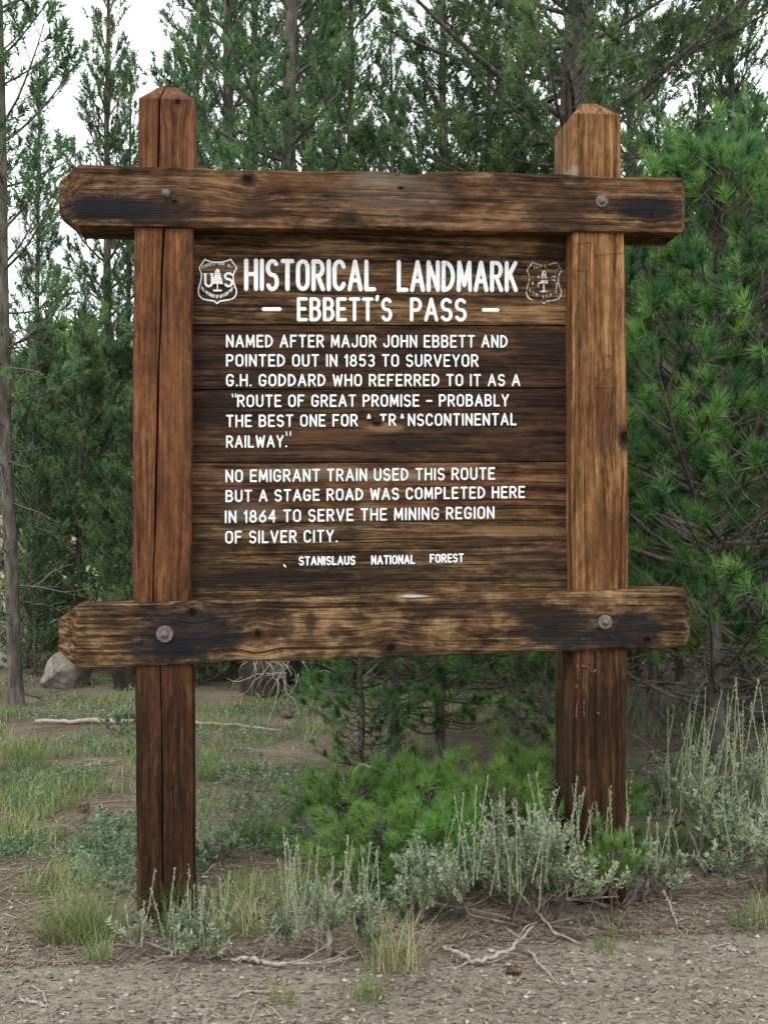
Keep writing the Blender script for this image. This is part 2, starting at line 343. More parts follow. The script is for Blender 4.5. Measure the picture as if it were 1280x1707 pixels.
def crackL(z, a, b):
    c = a+(b-a)*(.36+.05*math.sin(z*1.7)+.03*mnoise.noise(Vector((0, 3, z*3))))
    if z < .93: c = a+(b-a)*(.45+.02*mnoise.noise(Vector((1, 3, z*3)))); wd = .0024
    elif z > 2.31: c = a+(b-a)*(.40-.04*(2.7-z)/.2); wd = .0030
    else: c = a+(b-a)*(.51-.16*(2.3-z)/1.2+.012*mnoise.noise(Vector((1, 3, z*5)))); wd = .0035*(1+.6*mnoise.noise(Vector((4, 3, z*4))))
    return (c, max(.0012, wd), .030)
def crackR(z, a, b): return (a+(b-a)*(.72+.02*mnoise.noise(Vector((8, 3, z*4)))), .0008, .004)
post('post', EL, M_postL, crackL, .19, EL[-1][2], EL[-1][2]+.062)
post('post', ER, M_postR, crackR, .255, ER[-1][2], ER[-1][2]+.066)

def beam(name, cl, cr_, y0, y1, tips, mat, seed, dip=None):
    """cl/cr_ = (x, z bottom, z top) of the front face at its two ends; ends are blunt pyramids"""
    acc = Acc(); secs = []; N = 170
    def ring(x, zb, zt, k, sh=0):
        # here the 'x' of timber_ring is height
        P = timber_ring(zb, zt, y0, y1, .007+.004*mnoise.noise(Vector((x*6, seed, 0))), None, .003, k)
        return np.c_[np.full(len(P), x), P[:, 1], P[:, 0]]
    def edge(x, side): return .005*mnoise.noise(Vector((x*3, seed+side*7, 2)))+.0025*mnoise.noise(Vector((x*16, seed+side*7, 5)))
    first = None
    for k, t in enumerate(np.linspace(0, 1, N)):
        x = cl[0]+(cr_[0]-cl[0])*t; zb = cl[1]+(cr_[1]-cl[1])*t+edge(x, 0); zt = cl[2]+(cr_[2]-cl[2])*t+edge(x, 1)
        if dip: zt += dip(x)
        secs.append(ring(x, zb, zt, x*6))
    def tipring(s, sg, tip, shr):
        c = np.array([0, (y0+y1)/2, s[:, 2].mean()]); out = []
        for t in (.12, .6, .95, 1.0):
            q = s.copy(); q[:, 1:] = c[1:]+(s[:, 1:]-c[1:])*(1-t*shr); q[:, 0] = s[:, 0]+sg*tip*min(1, t*1.03); out.append(q)
        return out
    secs = tipring(secs[0], -1, *tips[0])[::-1]+secs+tipring(secs[-1], 1, *tips[1])
    loft(acc, secs)
    return acc.build(name, mat, sign)
BY = -.015
def c3(px, yt, yb): t = on_y(px, yt, BY); b = on_y(px, yb, BY); return (t[0], b[2], t[2])
TL, TR, BL, BR = c3(131, 276, 377), c3(1135, 294, 388), c3(130, 1007, 1113), c3(1141, 981, 1079)
def W(px, py, y=BY): q = on_y(px, py, y); return q[0], q[2]
def st(px, py, rx, ry, s, c=None): x, z = W(px, py); return (x, z, rx/490, ry/490, s) + ((c,) if c else ())
BLUE = (.009, .0088, .011)
M_beamT = wood('beam_timber', 'X', (.014, .007, .004), (.075, .036, .017), (.215, .118, .058), 11, .62,
               stains=[st(195, 345, 115, 26, .96, BLUE), st(290, 340, 45, 40, .6, (.02, .012, .008)), st(1080, 348, 75, 22, .92, BLUE), st(930, 345, 60, 40, .55, (.03, .016, .009)),
                       st(650, 320, 100, 40, .45, (.10, .078, .058)), st(640, 300, 60, 10, .3, (.15, .13, .105)), st(430, 350, 45, 30, .5, (.03, .015, .009)), st(1085, 300, 40, 20, .35, (.13, .05, .02)), st(860, 285, 60, 10, .6, (.035, .02, .012)),
                       st(500, 300, 60, 20, .35, (.13, .055, .022))],
               knots=[st(413, 299, 15, 14, .9), st(668, 313, 6, 3, .9), st(291, 337, 7, 6, .9), st(1085, 360, 6, 6, .6)], lines=[(2.335, 0, .0009, -.3, .12)], contrast=1.1, iso=(5, 11), streak=.8)
M_beamB = wood('beam_timber_scorched', 'X', (.012, .007, .004), (.080, .043, .020), (.27, .160, .078), 23, .62,
               stains=[st(315, 1055, 105, 52, .90, BLUE), st(270, 1085, 70, 25, .75, BLUE), st(430, 1015, 60, 20, .65, (.02, .012, .008)), st(480, 1050, 14, 26, .7, (.022, .013, .008)), st(517, 1040, 9, 22, .7, (.022, .013, .008)), st(560, 1050, 12, 20, .55, (.025, .014, .009)), st(600, 1030, 20, 16, .6, (.022, .013, .008)), st(700, 1085, 60, 14, .6, (.02, .012, .009)),
                       st(930, 1050, 85, 36, .85, BLUE), st(1050, 1050, 60, 34, .88, BLUE), st(880, 1020, 50, 20, .7, (.025, .014, .009)), st(760, 1015, 90, 14, .6, (.03, .017, .011)), st(1010, 1075, 70, 14, .7, BLUE), st(160, 1040, 30, 20, .35, (.05, .03, .015)), st(690, 994, 22, 2, .7, (.5, .48, .45))],
               knots=[st(430, 1058, 9, 11, .9), st(651, 1081, 14, 14, .92), st(322, 1022, 12, 14, .8), st(1078, 1068, 12, 9, .85)], contrast=1.15, iso=(6.5, 8), streak=.75)
bt = beam('crossbeam', TL, TR, BY, .172, ((.066, .50), (.026, .42)), M_beamT, 3, lambda x: -.010*math.exp(-((x-.09)/.05)**2)+.004*math.sin(x*5))
bb = beam('crossbeam', BL, BR, BY, .172, ((.066, .52), (.030, .42)), M_beamB, 8)
bt['label'] = 'upper crossbeam with grey weathered middle'; bb['label'] = 'lower crossbeam with scorched blotches'

def bolt(px, py, parent, rw, rh):
    x, z = W(px, py); a = Acc()
    def lathe(prof, n=28, y0=BY):
        P = []
        for r, h in prof:
            for k in range(n): t = k*2*math.pi/n; P.append((x+r*math.cos(t), y0-h, z+r*math.sin(t)))
        i = np.arange(len(prof)-1)[:, None]*n; j = np.arange(n)[None]
        a.add(P, [np.stack([i+j, i+n+j, i+n+(j+1) % n, i+(j+1) % n], -1).reshape(-1, 4), (np.arange(n)+(len(prof)-1)*n)[None, ::-1]])
    if rw: lathe([(rw, -.004), (rw, .004), (rw*.92, .006), (rh*1.15, .006)])
    lathe([(rh*1.05, 0), (rh*1.05, .007), (rh*.95, .011), (rh*.72, .015), (rh*.4, .0175), (.0008, .018)])
    a.build('bolt', M_iron, parent, smooth=False)
bolt(277, 323, bt, 0, .0135); bolt(1002, 336, bt, .021, .0105); bolt(275, 1057, bb, .027, .0125); bolt(1008, 1037, bb, .024, .0105)

def marks(name, mat, strokes, hw):
    a = Acc()
    for st_ in strokes: stroke(a, [tuple(on_y(px, py, 0)[[0, 2]]) for px, py in st_], hw, .0012, -.0022, 2)
    a.build(name, [mat, mat, mat], sign, smooth=True)
# panel of five planks
YB = .075
def brd(px, py): q = on_y(px, py, YB); return q[0], q[2]
xl, xr = EL[4][1]-.03, ER[4][0]+.03
def sp(px, py, rx, ry, s, c=None): x, z = brd(px, py); return (x, z, rx/475, ry/475, s) + ((c,) if c else ())
DK = (.016, .010, .008)
PL = [((.014, .007, .004), (.090, .046, .020), (.26, .150, .070), .58, [sp(480, 470, 90, 30, .5, DK), sp(340, 520, 60, 20, .4, DK), sp(930, 415, 30, 30, .7, DK), sp(760, 500, 120, 10, .4, DK)], []),
      ((.010, .005, .004), (.040, .019, .011), (.100, .050, .025), .45, [sp(900, 570, 60, 24, .6, DK), sp(350, 600, 40, 30, .45, DK)], []),
      ((.010, .005, .004), (.042, .020, .011), (.105, .052, .025), .45, [sp(350, 680, 60, 30, .6, DK), sp(660, 735, 110, 14, .75, DK), sp(640, 712, 30, 8, .8, (.20, .115, .055)), sp(540, 730, 80, 12, .4, (.12, .06, .03)), sp(900, 660, 60, 12, .5, DK)], [sp(656, 738, 5, 4, .9), sp(628, 706, 12, 5, .8)]),
      ((.013, .006, .004), (.072, .031, .015), (.180, .092, .044), .5, [sp(650, 793, 60, 9, .55, (.24, .20, .15)), sp(500, 790, 120, 12, .5, (.19, .14, .095)), sp(430, 855, 60, 14, .35, (.2, .15, .11))], []),
      ((.011, .006, .004), (.058, .031, .015), (.205, .118, .055), .58, [sp(380, 960, 90, 26, .75, DK), sp(600, 965, 250, 20, .6, DK), sp(880, 940, 80, 30, .5, DK), sp(860, 885, 90, 10, .5, (.24, .14, .065))], [])]
seams = [(399, 404), (541.5, 543), (650, 646.5), (772, 770), (874, 867), (1001, 996)]
panel = empty('panel', (0, 0, 0)); panel.parent = sign
for k in range(5):
    (da, mi_, li, pt, sts, kn) = PL[k]; acc = Acc(); secs = []
    (tl, tr), (b_l, b_r) = seams[k], seams[k+1]
    zt0, zt1 = brd(322, tl)[1], brd(945, tr)[1]; zb0, zb1 = brd(322, b_l)[1], brd(945, b_r)[1]
    if k == 0: zt0 += .06; zt1 += .06
    if k == 4: zb0 -= .05; zb1 -= .05
    for t in np.linspace(0, 1, 90):
        x = xl+(xr-xl)*t; q = .0016; zb = zb0+(zb1-zb0)*t+q; zt = zt0+(zt1-zt0)*t-q
        P = timber_ring(zb, zt, YB+.0012*(k % 3), YB+.05, .0030, None, .0006, x*9+k*31); secs.append(np.c_[np.full(len(P), x), P[:, 1], P[:, 0]])
    loft(acc, secs)
    acc.build('plank', wood('plank_timber_%d' % k, 'X', da, mi_, li, 31+k*7, pt, stains=sts, knots=kn, fine=1.1, streak=.8, contrast=1.05, iso=(3.2, 15)), panel)

# ------------------------------------------------------------------ routed lettering: single-stroke letters with round ends
def arc(cx, cy, rx, ry, a0, a1, n=9):
    t = np.radians(np.linspace(a0, a1, n)); return [(cx+rx*math.cos(q), cy+ry*math.sin(q)) for q in t]
def bowl(x0, x1, y0, y1):          # D-like right half from top to bottom
    r = min((y1-y0)/2, x1-x0); cx = x1-r; return [(x0, y1)]+arc(cx, (y0+y1)/2, r, (y1-y0)/2, 90, -90, 11)+[(x0, y0)]
def S_(w): return arc(w/2, .745, w/2, .255, 35, 270, 10)+arc(w/2, .245, w/2, .265, 90, -150, 11)[1:]
def O_(w): return arc(w/2, .74, w/2, .26, 0, 180, 10)+arc(w/2, .26, w/2, .26, 180, 360, 10)+[(w, .74)]
def C_(w): return arc(w/2, .72, w/2, .28, 20, 180, 9)+arc(w/2, .28, w/2, .28, 180, 340, 9)
GL = {
 'A': (.66, [[(0, 0), (.33, 1), (.66, 0)], [(.12, .32), (.54, .32)]]), 'B': (.56, [[(0, 0), (0, 1)], bowl(0, .52, .54, 1), bowl(0, .56, 0, .54)]),
 'C': (.56, [C_(.56)]), 'D': (.58, [[(0, 0), (0, 1)], bowl(0, .58, 0, 1)]), 'E': (.5, [[(.5, 1), (0, 1), (0, 0), (.5, 0)], [(0, .52), (.42, .52)]]),
 'F': (.5, [[(.5, 1), (0, 1), (0, 0)], [(0, .52), (.40, .52)]]), 'G': (.58, [C_(.58)[:-2]+[(.56, .22), (.56, .45), (.34, .45)]]),
 'H': (.58, [[(0, 0), (0, 1)], [(.58, 0), (.58, 1)], [(0, .52), (.58, .52)]]), 'I': (.0, [[(0, 0), (0, 1)]]),
 'J': (.46, [[(.46, 1), (.46, .25)]+arc(.23, .24, .23, .24, 0, -180, 9)]), 'K': (.56, [[(0, 0), (0, 1)], [(.54, 1), (.02, .40)], [(.2, .60), (.56, 0)]]),
 'L': (.46, [[(0, 1), (0, 0), (.46, 0)]]), 'M': (.70, [[(0, 0), (.04, 1), (.35, .18), (.66, 1), (.70, 0)]]), 'N': (.56, [[(0, 0), (0, 1), (.56, 0), (.56, 1)]]),
 'O': (.58, [O_(.58)]), 'P': (.54, [[(0, 0), (0, 1)], bowl(0, .54, .46, 1)]), 'R': (.56, [[(0, 0), (0, 1)], bowl(0, .54, .48, 1), [(.26, .48), (.56, 0)]]),
 'S': (.54, [S_(.54)]), 'T': (.56, [[(0, 1), (.56, 1)], [(.28, 1), (.28, 0)]]), 'U': (.56, [[(0, 1), (0, .27)]+arc(.28, .27, .28, .27, 180, 360, 11)+[(.56, 1)]]),
 'V': (.62, [[(0, 1), (.31, 0), (.62, 1)]]), 'W': (.80, [[(0, 1), (.18, 0), (.40, .85), (.62, 0), (.80, 1)]]), 'Y': (.58, [[(0, 1), (.29, .46), (.58, 1)], [(.29, .46), (.29, 0)]]),
 '1': (.16, [[(0, .80), (.16, 1), (.16, 0)]]), '3': (.5, [arc(.24, .75, .25, .25, 140, -90, 10), arc(.24, .25, .26, .26, 90, -145, 10)]),
 '4': (.56, [[(.42, 0), (.42, 1), (0, .30), (.56, .30)]]), '5': (.52, [[(.48, 1), (.06, 1), (.03, .56)]+arc(.25, .31, .26, .31, 130, -145, 12)]),
 '6': (.54, [[(.44, .98), (.12, .56)]+arc(.27, .29, .27, .29, 130, 490, 16)]), '8': (.54, [arc(.27, .75, .22, .25, 0, 360, 14), arc(.27, .26, .27, .26, 0, 360, 14)]),
 '.': (.02, [[(0, .0), (.02, .01)]]), '"': (.5, [[(0, 1), (.06, 0)], [(.5, 1), (.48, 0)]]), "'": (.05, [[(.04, 1.12), (0, .98)]]), '-': (.46, [[(0, .46), (.46, .46)]]),
 '^': (.66, [[(.25, .70), (.34, 1), (.43, .72)]]), '~': (.56, [[(.02, 1), (.54, 1)], [(.28, 1), (.28, .48)]]), ' ': (.50, [])}
GAP = .35
def layout(text, gap=GAP):
    out = []; x = 0
    for i, ch in enumerate(text):
        wd, st_ = GL[ch]
        if ch == ' ': x += wd; continue
        out += [[(x+a, b) for a, b in s] for s in st_]; x += wd+gap
    return out, x-gap
def stroke(acc, pts, hw, hh, y, mat=0):
    """a raised round-ended stroke of paint on the panel, pts in panel x,z"""
    if mat == 0 and hw > .0015: stroke(acc, pts, hw*1.0+.0011, .0005, y, 1)  # wider dark ribbon beneath: painted shade of the groove's edge
    P = np.array(pts, float); segs = []; cur = [P[0]]
    for k in range(1, len(P)):
        cur.append(P[k])
        if k < len(P)-1:
            a, b = P[k]-P[k-1], P[k+1]-P[k]; c = np.dot(a, b)/(np.linalg.norm(a)*np.linalg.norm(b)+1e-12)
            if c < .55: segs.append(cur); cur = [P[k]]
    segs.append(cur)
    for s in segs:
        s = np.array(s)
        if len(s) < 2: continue
        T = nrm(np.gradient(s, axis=0)); pre = [(s[0]-T[0]*hw*q, T[0], math.sqrt(max(0.02, 1-q*q))) for q in (.98, .8, .45)]
        post_ = [(s[-1]+T[-1]*hw*q, T[-1], math.sqrt(max(0.02, 1-q*q))) for q in (.45, .8, .98)]
        rows = pre+[(a, b, 1) for a, b in zip(s, T)]+post_
        V = []; jit = .0004*(rng.random()-.5); h1 = hh*(1+.25*rng.random())
        for (c, t, wv) in rows:
            nn = np.array([-t[1], t[0]]); e = hw*wv*(1+.10*(rng.random()-.5))
            for u, hgt in ((-1, -.6), (-.92, .45), (-.6, .85), (0, 1), (.6, .85), (.92, .45), (1, -.6)):
                q = c+nn*u*e; V.append((q[0], y-h1*hgt*(.4+.6*wv)+jit, q[1]))
        m = len(rows); i = np.arange(m-1)[:, None]*7; j = np.arange(6)[None]
        acc.add(V, np.stack([i+j, i+j+1, i+7+j+1, i+7+j], -1).reshape(-1, 4), mat)
YT = YB+.0002
def text(acc, s, x0, x1, t0, b0, t1, b1, sw, gap=GAP):
    """text fitted between photo columns x0..x1, cap tops t0,t1 and baselines b0,b1 at its two ends, all on the panel's plane"""
    st_, wd = layout(s, gap)
    A, B_, C_2, D_ = (np.array(brd(a, b)) for a, b in ((x0+sw, b0-sw), (x1-sw, b1-sw), (x0+sw, t0+sw), (x1-sw, t1+sw)))
    for l in st_:
        stroke(acc, [(A*(1-a/wd)+B_*(a/wd))*(1-b)+(C_2*(1-a/wd)+D_*(a/wd))*b for a, b in l], sw/478, .0013, YT)
def line(words, sw, marks=(), name='text_line'):
    acc = Acc()
    for w_ in words: text(acc, *w_, sw)
    for m_ in marks: stroke(acc, [brd(*m_[0]), brd(*m_[1])], m_[2]/478, .0013, YT)
    return acc.build(name, [M_white, M_groove_shade], panel, smooth=True)
line([('HISTORICAL', 407, 627, 431, 485, 433, 486), ('LANDMARK', 661, 863, 433.5, 487, 435, 487)], 3.7)
line([("EBBETT'S", 495, 654, 495.5, 536, 496, 536), ('PASS', 683, 778, 496, 536, 497, 536)], 3.0, [((440, 515.5), (466, 515.5), 3.4), ((806, 517), (829, 517), 3.2)])
for ln_ in [('NAMED AFTER MAJOR JOHN EBBETT AND', 377, 846, 558, 579.5, 558.5, 580), ('POINTED OUT IN 1853 TO SURVEYOR', 377, 797.5, 590.5, 611.5, 590.5, 612),
            ('G.H. GODDARD WHO REFERRED TO IT AS A', 377, 867, 623.5, 644.5, 623.5, 644), ('ROUTE OF GREAT PROMISE - PROBABLY', 395.5, 848, 658, 679, 657, 678),
            ('THE BEST ONE FOR ^ ~R^NSCONTINENTAL', 377, 861, 691.5, 712.5, 688.5, 709.5), ('RAILWAY.', 377, 479, 726, 747, 725.5, 746),
            ('NO EMIGRANT TRAIN USED THIS ROUTE', 376, 825, 783, 804.5, 779, 800), ('BUT A STAGE ROAD WAS COMPLETED HERE', 376, 875, 817, 837.5, 810, 830.5),
            ('IN 1864 TO SERVE THE MINING REGION', 375, 824, 851, 872.5, 844, 865), ('OF SILVER CITY.', 375.5, 563, 885, 906.5, 883, 904.5)]:
    line([ln_], 1.65)
line([('"', 386.5, 394.5, 656, 663, 656, 663)], 1.1, name='quote_mark'); line([('"', 476.5, 485.5, 719, 727, 719, 727)], 1.1, name='quote_mark')
line([('STANISLAUS', 498, 592.5, 927.5, 943, 926.5, 942), ('NATIONAL', 618.5, 692, 926, 941.5, 925, 940.5), ('FOREST', 716, 773, 923.5, 939, 922.5, 937.5)], 1.5, [((473.5, 942), (476, 945), 1.3)])

SH = [(175, 100), (230, 127), (290, 138), (350, 140), (420, 132), (475, 118), (520, 98), (555, 152), (600, 212), (572, 255), (552, 310), (552, 380), (568, 440), (592, 500), (596, 550), (575, 600), (540, 626), (490, 641), (380, 655), (352, 676), (335, 688), (318, 672), (300, 655), (200, 640), (145, 628), (105, 590), (86, 540), (92, 480), (115, 410), (130, 340), (128, 290), (112, 250), (98, 212), (175, 100)]
def emblem(ox, oy, sx, sy, mat, broken, label):
    acc = Acc(); r = random.Random(7)
    def Q(a, b): return brd(ox+a*sx, oy+b*sy)
    def ln(pts, hw): stroke(acc, [Q(*p) for p in pts], hw/478, .0011, YT)
    if not broken: ln(SH, 1.15)
    else:
        for a, b in ((0, 2), (4, 5.6), (6, 6.4), (7, 7.5), (8, 13), (13.3, 16), (16.3, 18), (19, 22), (23, 25.5), (25.8, 26.5), (27, 28.2), (28.6, 29.5), (30, 31.2), (31.6, 33)):
            f = np.interp(np.linspace(a, b, 8), range(len(SH)), [p[0] for p in SH]), np.interp(np.linspace(a, b, 8), range(len(SH)), [p[1] for p in SH])
            ln(list(zip(*f)), 1.15)
    def small(s, x0, x1, yb, bow, hgt, keep):
        st_, wd = layout(s, .34)
        for l in st_:
            if r.random() > keep: continue
            pts = []
            for a, b in l:
                u = a/wd; x = x0+(x1-x0)*u; pts.append((x, yb+bow*(1-(2*u-1)**2)-hgt*b))
            ln(pts, .42)
    if broken:
        for pts in ([(180, 300), (180, 318)], [(262, 300), (262, 318)], [(180, 390), (180, 410)], [(262, 392), (258, 450)], [(455, 305), (500, 300), (520, 318)], [(470, 350), (500, 356)], [(525, 400), (533, 440), (520, 470)]): ln(pts, 1.3)
        small('FOREST SERVICE', 140, 545, 225, -55, 34, .12); small('DEPARTMENT OF AGRICULTURE', 125, 560, 500, 110, 40, .3)
    else:
        u = [(180, 300), (180, 410)]+[(180+45-45*math.cos(t), 410+48*math.sin(t)) for t in np.linspace(0, math.pi, 9)]+[(270, 300)]
        ln(u, 2.1); s = [(440+50+48*math.cos(math.radians(t)), 325-40*math.sin(math.radians(t))) for t in np.linspace(35, 270, 9)]+[(440+50+48*math.cos(math.radians(t)), 412-46*math.sin(math.radians(t))) for t in np.linspace(90, -150, 9)]
        ln(s, 2.0); ln([(240, 292), (280, 292)], 1.0); ln([(155, 292), (200, 292)], 1.0)
        small('FOREST SERVICE', 140, 545, 225, -55, 34, .9); small('DEPARTMENT OF AGRICULTURE', 125, 560, 490, 125, 40, .8)
    # the tree: stacked boughs
    tr = []
    for yy, hw in ((235, 14), (258, 24), (285, 32), (312, 34), (338, 44), (362, 50), (388, 56), (412, 62)):
        if broken and yy in (338, 412): continue
        ln([(342-hw, yy+8), (342, yy-2), (342+hw, yy+8)], 1.5)
    ln([(342, 425), (342, 500)], 1.5); ln([(295, 515), (388, 515)], 1.5)
    o = acc.build('emblem', [mat, M_groove_shade], panel, smooth=True); o['label'] = label
emblem(320, 420, .125, .125, M_white, False, 'white shield emblem with a tree')
emblem(867, 425.4, .1146, .1175, M_worn, True, 'shield emblem with most of its paint worn off')

M_cut = simple('fresh_cut', [(.3, (.05, .022, .010)), (.7, (.30, .17, .08))], 90)
M_red = simple('red_paint_scrape', [(.42, (.05, .02, .012)), (.56, (.20, .075, .06)), (.8, (.30, .13, .11))], 110)
marks('carving', M_cut, [[(961, 405), (985, 404)], [(992, 425), (1012, 423), (1036, 421)], [(960, 450), (980, 451)], [(961, 406), (961, 424)], [(989, 646), (1012, 645), (1026, 646)],
    [(1004, 598), (1008, 592), (1016, 592), (1021, 598), (1020, 610), (1012, 618), (1004, 614)]], .0007)
marks('paint_mark', M_red, [[(962, 1104), (961, 1116), (962, 1131)], [(969, 1109), (980, 1114), (989, 1122)], [(989, 1122), (992, 1116)], [(961, 1142), (961, 1148)], [(962, 1170), (960, 1182), (960, 1196)], [(973, 1166), (972, 1180), (973, 1194)], [(994, 1187), (998, 1190)]], .0022)

# ------------------------------------------------------------------ pines
def needles(acc, P, D, SL, nlen, nw, K, rng, tint, a_lo=25, a_hi=62):
    """shoots: needles fan out round each shoot's axis"""
    N = len(P); D = nrm(D); u = np.where(np.abs(D[:, 2:3]) > .8, np.array([[1., 0, 0]]), np.array([[0, 0, 1.]]))
    A = nrm(np.cross(D, u)); B = np.cross(D, A)
    t = rng.random((N, K))**.7; ph = rng.random((N, K))*2*np.pi
    al = np.radians(a_lo+(a_hi-a_lo)*rng.random((N, K))*(1.1-.5*t))
    base = P[:, None]+D[:, None]*(SL[:, None]*t)[..., None]
    rad = np.cos(ph)[..., None]*A[:, None]+np.sin(ph)[..., None]*B[:, None]
    d = D[:, None]*np.cos(al)[..., None]+rad*np.sin(al)[..., None]; d[..., 2] -= .06
    ln = nlen*(.75+.5*rng.random((N, K)))
    tip = base+d*ln[..., None]
    sd = nrm(np.cross(d, rng.normal(size=(N, K, 3))))*nw/2
    V = np.stack([base-sd, base+sd, tip], 2).reshape(-1, 3)
    F_ = np.arange(N*K*3).reshape(-1, 3)
    T = np.repeat(np.clip(tint[:, None]+.10*rng.normal(size=(N, K)), 0, 1), 3, 1).reshape(-1)
    acc.add(V, F_, 0, T)

def pine(seed, H, r0, cb, R, gap=.36, nb=5, lo=0, hi=50, curl=35, twig_gap=.13, shoot=.13, nlen=.055, nw=.004, K=24, dead=0, lean=(0, 0), wander=.03,
         tint=(.42, .22), prof=(.7, .6), sparse=1.0, bud=0, limb=1.0, dead_len=.5, extra=3, upb=.3, spread=(25, 62), den=.085, ragged=0):
    rng = np.random.default_rng(seed); wd = Acc(); fo = Acc(); dd = Acc()
    zs = np.concatenate([[-.1, 0, .07, .22], np.linspace(.5, H, 13)]); m = len(zs); wx = np.cumsum(rng.normal(size=m))*wander*.5; wy = np.cumsum(rng.normal(size=m))*wander*.5
    wx[:4] = wx[4]; wy[:4] = wy[4]; wx -= wx[0]; wy -= wy[0]
    TP = np.c_[wx+lean[0]*zs, wy+lean[1]*zs, zs]
    tr = r0*(1-.93*np.clip(zs/H, 0, 1))**.85; tr[:4] *= [1.9, 1.55, 1.2, 1.04]
    tube(wd, TP, tr, 9, rough=.12, rng=rng)
    def tpos(z): return np.array([np.interp(z, zs, TP[:, k]) for k in range(3)])
    SP, SD, SLn, ST = [], [], [], []
    up = np.array([0, 0, 1.])
    def seg(p, d, L, n, curl, r_a, r_b, acc, wob=.12, sides=5):
        pts = [p]; dirs = [d]
        for k in range(n):
            d = nrm(d+up*math.radians(curl)/n+rng.normal(size=3)*wob/ math.sqrt(n)); p = p+d*L/n; pts.append(p); dirs.append(d)
        tube(acc, pts, np.linspace(r_a, r_b, len(pts)), sides, cap=False)
        return np.array(pts), np.array(dirs)
    z = cb; az0 = 0
    while z < H*.985:
        t = (z-cb)/(H-cb); az0 += 1.1+rng.random()
        for b in range(nb):
            if rng.random() > sparse: continue
            L = R*((1-t)**prof[0])*min(1, prof[1]+1.5*t)*(.65+.6*rng.random() if not ragged else .4+.95*rng.random())
            if L < .1: L = .1
            az = az0+b*2*math.pi/nb+rng.normal()*.25; el = math.radians(lo+(hi-lo)*t+rng.normal()*8)
            d = np.array([math.cos(az)*math.cos(el), math.sin(az)*math.cos(el), math.sin(el)]); zz = z+rng.normal()*gap*.2
            rb = (.008+.011*L)*limb
            pts, dirs = seg(tpos(zz), d, L, 6, curl*(1-.5*t), rb, .004, wd)
            bt_ = np.clip(tint[0]+tint[1]*rng.normal()*.6, 0, 1)
            s = .14+.15*rng.random()
            while s < 1.0:
                q = s*6; k = min(5, int(q)); p0 = pts[k]+(pts[k+1]-pts[k])*(q-k); dv = dirs[k]
                side = nrm(np.cross(dv, up)); sg = 1 if rng.random() < .5 else -1
                an = math.radians(30+30*rng.random()); l = (.12+.42*(1-s)*L)*(.6+.7*rng.random())
                td = nrm(dv*math.cos(an)+side*sg*math.sin(an)+up*(.25*rng.random()))
                tp, tdirs = seg(p0, td, l, 3, curl*.8, .0045, .0025, wd, .15, 3)
                for _ in range(max(extra, int(l/den))):
                    u = 1-rng.random()**2*.8 if _ else 1.0
                    qq = u*3; kk = min(2, int(qq)); SP.append(tp[kk]+(tp[kk+1]-tp[kk])*(qq-kk) if _ else tp[-1])
                    SD.append(nrm(tdirs[min(3, kk+1)]+rng.normal(size=3)*(.40 if _ else .1)+up*upb)); SLn.append(shoot*(.6+.7*rng.random())); ST.append(np.clip(bt_+tint[1]*rng.normal(), 0, 1))
                s += twig_gap/max(L, .2)*(.6+.8*rng.random())
            SP.append(pts[-1]); SD.append(dirs[-1]); SLn.append(shoot*1.2); ST.append(np.clip(bt_+.15, 0, 1))
        z += gap*(.8+.4*rng.random())*(1-.45*t)
    SP.append(TP[-1]); SD.append(up); SLn.append(shoot*1.5); ST.append(.8)
    SP = np.array(SP); SD = np.array(SD); SLn = np.array(SLn); ST = np.array(ST)
    needles(fo, SP, SD, SLn, nlen, nw, K, rng, ST, *spread)
    if bud:
        for p, d, l in zip(SP, SD, SLn):
            if rng.random() < bud:
                e = p+nrm(d)*l*1.0; tube(fo, [e-nrm(d)*.006, e+nrm(d)*.008, e+nrm(d)*.024], [.005, .0065, .001], 5, 1)
    if dead:
        for _ in range(dead):
            zz = .15+(cb+.5-.15)*rng.random(); az = rng.random()*6.28; el = math.radians(-25+35*rng.random())
            d = np.array([math.cos(az)*math.cos(el), math.sin(az)*math.cos(el), math.sin(el)]); l = dead_len*(.35+.9*rng.random())
            pts, dirs = seg(tpos(zz), d, l, 7, -15+rng.normal()*30, .005+.005*l, .0018, dd, .45, 4)
            for k in range(1, 7):
                for _2 in range(2):
                    if rng.random() < .6:
                        seg(pts[k], nrm(dirs[k]+rng.normal(size=3)*.8), l*(.15+.3*rng.random()), 4, rng.normal()*30, .003, .0011, dd, .5, 3)
    return wd, fo, dd
def pine_thing(spec, name='pine_tree', loc=(0, 0, 0)):
    wd, fo, dd = pine(**{k: v for k, v in spec.items() if k != 'far'}); r = empty(name, loc)
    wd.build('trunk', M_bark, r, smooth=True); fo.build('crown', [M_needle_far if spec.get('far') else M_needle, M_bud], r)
    if dd.n: dd.build('dead_branches', M_twig, r)
    return r
FAR = dict(far=1, nw=.0135, nlen=.062, K=24, twig_gap=.10, extra=3, shoot=.15, upb=.5, spread=(28, 66), ragged=1, sparse=.8)
